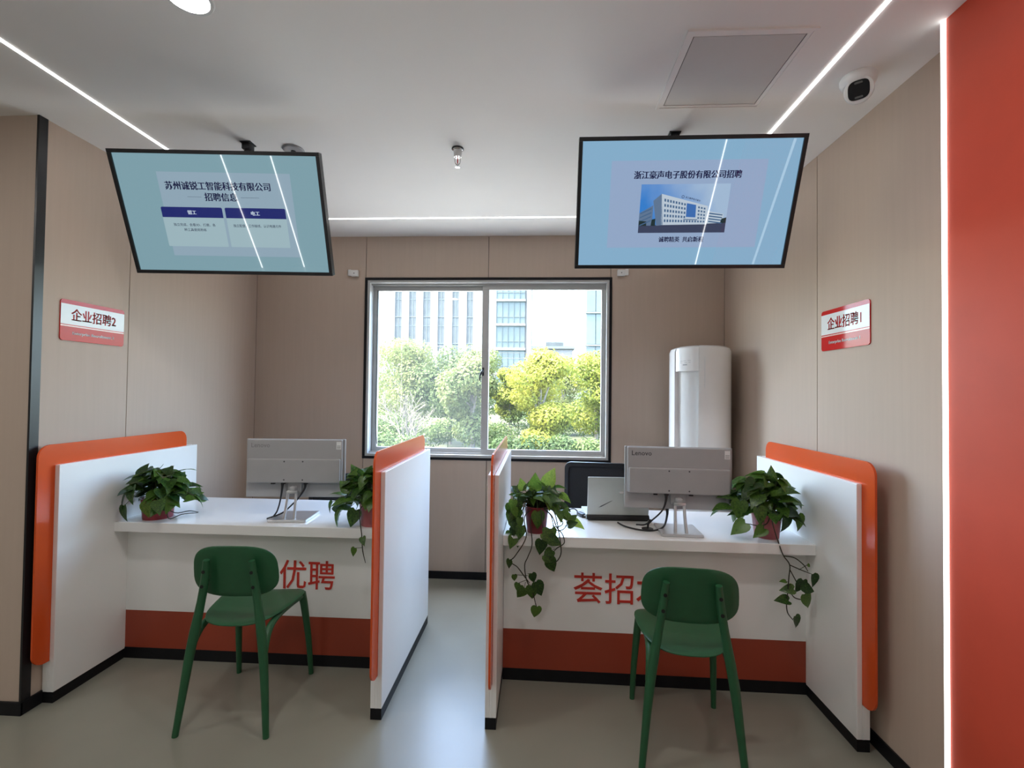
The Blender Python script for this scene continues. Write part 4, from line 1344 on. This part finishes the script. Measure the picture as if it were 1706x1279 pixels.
# right desk, beside the right partition
plant((1.150, 2.440, 0.75), 'full dark pothos in faded plum pot at the right end of the right desk', 0.071, 0.055, 0.118, M['pot_pale'], 120,
      (0.20, 0.155, 0.16, 0.16, 0.315), [
          ([(0.0, -0.05, 0.12), (-0.01, -0.085, 0.08), (0.005, -0.118, -0.01), (0.015, -0.135, -0.05), (0.04, -0.14, -0.09), (0.036, -0.14, -0.15), (0.032, -0.14, -0.21), (0.026, -0.14, -0.26), (0.03, -0.14, -0.31), (0.055, -0.14, -0.345)],
           [((0.055, -0.14, -0.34), (0.062, -0.145, -0.325), (0.5, -1, 0.2, 0.35, 0, -1), 0.065), ((0.036, -0.14, -0.17), (0.02, -0.145, -0.165), (0.2, -0.5, 1, -1, 0, 0.05), 0.03),
            ((0.03, -0.14, -0.245), (0.032, -0.145, -0.255), (0.2, -0.8, 1, -1, 0, 0.05), 0.065), ((0.036, -0.14, -0.21), (0.055, -0.145, -0.20), (0.2, -0.8, 0.6, -1, 0, -0.05), 0.06)]),
          ([(0.015, -0.135, -0.05), (0.06, -0.142, -0.055), (0.10, -0.145, -0.085), (0.12, -0.145, -0.115)], []),
          ([(0.04, -0.14, -0.09), (0.09, -0.143, -0.11), (0.13, -0.145, -0.125)], [((0.11, -0.144, -0.117), (0.140, -0.146, -0.128), (0.4, -1, 0.2, 0.1, 0, -1), 0.065), ((0.08, -0.143, -0.11), (0.12, -0.142, -0.085), (0.4, -1, 0.2, 0.3, 0, -0.2), 0.02)]),
          ([(0.040, -0.14, -0.11), (0.06, -0.145, -0.15), (0.075, -0.145, -0.175), (0.085, -0.145, -0.16)], [((0.08, -0.145, -0.16), (0.095, -0.15, -0.155), (0.3, -1, 0.3, -0.2, 0, -1), 0.075), ((0.07, -0.145, -0.17), (0.085, -0.15, -0.185), (0.3, -1, 0.6, 0.9, 0, -0.25), 0.07)]),
          ([(0.034, -0.14, -0.20), (0.055, -0.145, -0.235), (0.08, -0.146, -0.245), (0.10, -0.146, -0.245)], [((0.09, -0.146, -0.245), (0.105, -0.147, -0.22), (0.3, -1, 0.3, 0.55, 0, -0.85), 0.085)]),
          ([(-0.01, -0.06, 0.12), (-0.04, -0.085, 0.085), (-0.08, -0.085, 0.075), (-0.12, -0.075, 0.08)], [((-0.12, -0.075, 0.08), (-0.135, -0.075, 0.082), (-0.3, -0.8, 0.6, -0.75, -0.1, -0.5), 0.090)])], 21,
      singles=[((-0.150, -0.05, 0.185), (-0.15, -0.1, -1), (-0.5, -1, 0.2), 0.095, False), ((-0.060, -0.10, 0.066), (-0.75, -0.2, -0.55), (-0.2, -1, 0.5), 0.070, False),
               ((0.075, -0.06, 0.115), (-0.2, -0.2, -1), (0.5, -1, 0.3), 0.08, False), ((0.02, -0.08, 0.150), (0.9, -0.2, -0.15), (0.1, -0.8, 0.8), 0.10, False),
               ((0.12, -0.06, 0.125), (0.15, -0.2, -1), (0.4, -1, 0.3), 0.08, False), ((0.0, -0.02, 0.28), (0.2, 0, 0.8), (0.3, -1, 0.4), 0.08, False)],
      lim=lambda x, y, z, s: x + s * 0.42 < 0.166, size=(0.060, 0.100), low=-0.06)

# ------------------------------------------------------------------ outside the window
GZ = -0.60
struct(obj('ground', bx(-90, 90, 13.0, 200, GZ - 0.3, GZ), M['ground']))
struct(obj('pavement', bx(-90, 90, YB + 0.22, 13.0, GZ - 0.3, GZ), M['pavement']))

def leaf_cloud(bm, blobs, n, size, rnd):
    for _ in range(n):
        cx, cy, cz, r, sq = rnd.choice(blobs)
        v = Vector((rnd.gauss(0, 1), rnd.gauss(0, 1), rnd.gauss(0, 1))).normalized()
        rad = r * (0.62 + 0.42 * rnd.random() ** 0.6)
        p = Vector((cx + v.x * rad, cy + v.y * rad, cz + v.z * rad * sq))
        nn = (v + Vector((rnd.uniform(-.8, .8), rnd.uniform(-.8, .8), rnd.uniform(-.3, 1.0)))).normalized()
        a = nn.orthogonal().normalized()
        a = Matrix.Rotation(rnd.uniform(0, 2 * PI), 3, nn) @ a
        b = nn.cross(a)
        s = size * rnd.uniform(0.6, 1.3)
        bm.faces.new([bm.verts.new(p + a * s * k1 + b * s * k2 * 0.55) for k1, k2 in ((-1, 0), (0, -1), (1, 0), (0, 1))])

def tree(x, y, h, rad, m, label, seed, n=11000, size=0.058, trunk_r=0.09, low=0.35, group='trees outside the window'):
    r = random.Random(seed)
    t = thing('tree', label, 'tree', (x, y, GZ), group=group)
    blobs = []
    for k in range(16):
        a = r.uniform(0, 2 * PI)
        d = rad * math.sqrt(r.random()) * 0.75
        z = h * (low + (0.92 - low) * r.random())
        f = 1.0 - 0.55 * abs((z / h) - 0.58) / 0.45
        blobs.append((math.cos(a) * d * f, math.sin(a) * d * f, z, rad * r.uniform(0.32, 0.5), 0.8))
    blobs.append((0, 0, h * 0.86, rad * 0.42, 0.8))
    bm = bmesh.new()
    leaf_cloud(bm, blobs, n, size, r)
    cr = obj('crown', bm, m, t)
    cr['kind'] = 'stuff'
    bm = bmesh.new()
    tube(bm, [(0, 0, -0.05), (0.03, 0.02, h * 0.25), (-0.04, 0, h * 0.5), (0.02, 0.02, h * 0.78)], [trunk_r, trunk_r * 0.8, trunk_r * 0.6, trunk_r * 0.25], 10, 3)
    for k in range(6):
        b = blobs[k]
        z0 = h * r.uniform(0.28, 0.5)
        tube(bm, [(0, 0, z0), (b[0] * 0.5, b[1] * 0.5, (z0 + b[2]) / 2 + 0.1), (b[0], b[1], b[2])], [trunk_r * 0.5, trunk_r * 0.35, trunk_r * 0.12], 6, 3)
    obj('trunk', bm, M['trunk'], t, True)

tree(-5.6, 19.5, 4.25, 1.75, M['tree_green'], 'broad soft green tree farthest left in the window', 1, low=0.22)
tree(-3.45, 18.6, 3.95, 1.55, M['tree_green'], 'soft green tree with pale trunk left of the window mullion', 2, trunk_r=0.075, low=0.24)
tree(-2.15, 15.6, 3.40, 1.15, M['tree_green'], 'rounded green tree directly behind the window latch', 3, low=0.22)
tree(-1.20, 20.5, 3.15, 0.95, M['tree_yellow'], 'small yellow-green tree just right of the window mullion', 4, low=0.2)
tree(0.10, 16.0, 3.45, 1.35, M['tree_yellow'], 'large bright yellow-green tree in the right window pane', 5, n=16000, low=0.12)
tree(2.25, 18.3, 3.75, 1.50, M['tree_yellow'], 'bright yellow-green tree at the right edge of the right window pane', 6, n=14000, low=0.12)
tree(1.25, 23.5, 3.9, 1.6, M['tree_green'], 'green tree standing behind the two yellow trees', 7, low=0.1)
tree(-7.6, 25.0, 4.8, 2.2, M['tree_green'], 'green tree behind the others at the left window edge', 8, low=0.15)
tree(-3.6, 26.0, 4.6, 2.4, M['tree_green'], 'wide green tree in the back row left of the mullion', 9, low=0.1)
tree(3.9, 25.5, 4.4, 2.0, M['tree_green'], 'green tree in the back row at the right window edge', 10, low=0.1)
# bare shrub with pale twigs
t = thing('bare_shrub', 'leafless shrub with pale twigs low in the left window pane', 'shrub', (-4.15, 15.0, GZ))
r = random.Random(4)
bm = bmesh.new()
def grow(p, d, l, rad, dep):
    q_ = p + d * l
    tube(bm, [p, (p + q_) / 2 + Vector((r.uniform(-.05, .05), r.uniform(-.05, .05), 0)) * l, q_], [rad, rad * 0.85, rad * 0.65], 4, 0, cap=False)
    if dep:
        for _ in range(3):
            grow(q_ if r.random() < 0.6 else p + d * l * 0.6, (d + Vector((r.uniform(-.8, .8), r.uniform(-.8, .8), r.uniform(-.35, .5)))).normalized(), l * r.uniform(0.6, 0.85), rad * 0.6, dep - 1)
for k in range(4):
    grow(Vector((0, 0, 0)), Vector((r.uniform(-.5, .5), r.uniform(-.4, .4), 1)).normalized(), 0.75, 0.03, 4)
obj('twigs', bm, M['bark_pale'], t)['kind'] = 'stuff'
# low hedges
def hedge(x, y, w, h, label, seed, n=4200, nb=14):
    r = random.Random(seed)
    blobs = [(r.uniform(-w / 2, w / 2), r.uniform(-0.25, 0.25), h * r.uniform(0.3, 0.62), h * 0.42, 0.85) for _ in range(nb)]
    bm = bmesh.new()
    leaf_cloud(bm, blobs, n, 0.05 * (1.6 if n > 9000 else 1), r)
    for k in range(5):
        xx = -w / 2 + w * (k + 0.5) / 5
        tube(bm, [(xx, 0, -0.03), (xx + 0.05, 0, h * 0.5)], 0.015, 5)
    o = tag(obj('hedge', bm, M['hedge'], loc=(x, y, GZ)), label, 'hedge')
hedge(-4.6, 13.8, 1.7, 0.95, 'low pale hedge at the bottom left of the window', 31)
hedge(-0.1, 14.3, 2.4, 0.85, 'low clipped hedge under the large yellow tree', 32)
hedge(2.0, 14.0, 1.7, 0.80, 'low hedge at the bottom right of the window', 33)

hedge(-2.6, 17.0, 3.2, 1.25, 'loose hedge under the soft green trees left of the mullion', 34)
hedge(-5.6, 16.6, 2.6, 1.45, 'taller hedge behind the leafless shrub', 35)
hedge(-1.0, 30.0, 26.0, 2.6, 'long hedge far behind all the trees', 37, 16000, 26)
hedge(1.0, 20.0, 4.6, 1.5, 'long hedge behind the yellow trees', 36)

# tall white building with vertical window strips
t = thing('office_building', 'tall white office building with vertical dark window strips', 'building', (0, 60, GZ))
edges = [(-18.53, -17.65), (-16.67, -15.77), (-14.84, -13.9), (-12.92, -12.07), (-11.04, -10.21), (-9.18, -8.36)]
xs = [-24.0] + [e for p in edges for e in p] + [-5.4]
for k in range(0, len(xs), 2):
    obj('pier', bx(xs[k], xs[k + 1], 0, 0.6, 0, 22, 0), M['facade'], t)
obj('core', bx(-23.9, -5.5, 0.75, 12, 0, 22), M['facade'], t)
for x0, x1 in edges:
    for fl in range(6):
        z = 1.45 + 3.42 * fl
        w = obj('window', bx(x0, x1, 0.14, 0.75, z + 0.06, z + 3.36), M['facade_glass'], t)
        bm = bmesh.new()
        box(bm, x0, x1, 0.08, 0.15, z, z + 0.09)
        box(bm, x0, x1, 0.09, 0.15, z + 2.3, z + 2.36)
        box(bm, (x0 + x1) / 2 - 0.03, (x0 + x1) / 2 + 0.03, 0.09, 0.15, z + 0.09, z + 3.36)
        obj('glazing_bar', bm, M['facade_line'], w)
# glazed corner block
t = thing('glazed_building', 'pale blue glazed corner block beside the tall white building', 'building', (0, 59, GZ))
obj('core', bx(-5.3, -1.15, 0.4, 10, 0, 22), M['facade'], t)
obj('pier', bx(-1.45, -0.85, 0.1, 9, 0, 22), M['facade'], t)
obj('plinth', bx(-5.3, -1.7, 0.2, 0.6, 0, 4.1), M['facade_blue'], t)
for fl in range(6):
    z = 4.35 + 3.08 * fl
    obj('slab', bx(-5.35, -1.6, 0.0, 0.5, z, z + 0.28), M['facade'], t)
    for k in range(5):
        x0 = -5.3 + 0.73 * k
        wd = obj('window', bx(x0 + 0.03, x0 + 0.70, 0.18, 0.4, z + 0.30, z + 3.06), M['facade_blue'], t)
        bm = bmesh.new()
        box(bm, x0 + 0.03, x0 + 0.70, 0.13, 0.19, z + 1.1, z + 1.16)
        box(bm, x0 - 0.02, x0 + 0.03, 0.10, 0.19, z + 0.28, z + 3.08)
        obj('glazing_bar', bm, M['facade_line'], wd)
# low pale building further off
t = thing('low_building', 'low pale flat roofed building seen far off in the right pane', 'building', (0, 90, GZ))
obj('wall', bx(-1.6, 6.6, 0.3, 9, 0, 10.6), M['facade'], t)
obj('roof', bx(-1.9, 7.0, 0, 9.2, 10.6, 11.1), M['facade_line'], t)
obj('penthouse', bx(1.5, 5.0, 2, 8, 11.1, 12.1), M['facade_glass'], t)
for x0, x1 in ((-0.9, 0.2), (0.6, 1.9), (2.2, 3.3)):
    w = obj('window', bx(x0, x1, 0.18, 0.32, 7.9, 9.9), M['facade_glass'], t)
    obj('glazing_bar', bx((x0 + x1) / 2 - 0.04, (x0 + x1) / 2 + 0.04, 0.1, 0.2, 7.9, 9.9), M['facade_line'], w)
# glass building at the right edge
t = thing('glass_tower', 'pale blue glass tower cut off by the right edge of the window', 'building', (4.55, 45, GZ))
obj('core', bx(0.25, 9, 0.25, 14, 0, 22), M['facade_blue'], t)
for fl in range(7):
    z = 0.4 + 3.1 * fl
    obj('slab', bx(-0.08, 9, -0.05, 0.3, z, z + 0.16), M['facade_line'], t)
    for k in range(4):
        obj('window', bx(0.02 + 0.9 * k, 0.86 + 0.9 * k, 0.05, 0.24, z + 0.2, z + 3.06), M['facade_blue'], t)
# overhead wires
t = thing('overhead_wires', 'thin power lines crossing in front of the low building', 'wires', (0, 40, GZ))
for dz in (0, 0.45, 0.9):
    bm = bmesh.new()
    tube(bm, [(-30, 0, 5.6 + dz), (-12, 0, 5.15 + dz), (2, 0, 5.0 + dz), (16, 0, 5.2 + dz), (30, 0, 5.7 + dz)], 0.016, 5, 6)
    obj('wire', bm, M['plastic_black'], t)
for xx in (-30, 30):
    bm = bmesh.new()
    tube(bm, [(xx, 0, 0), (xx, 0, 7.2)], [0.16, 0.11], 10)
    box(bm, xx - 0.08, xx + 0.08, -0.06, 0.06, 5.5, 6.9)
    obj('pole', bm, M['trunk'], t, True)
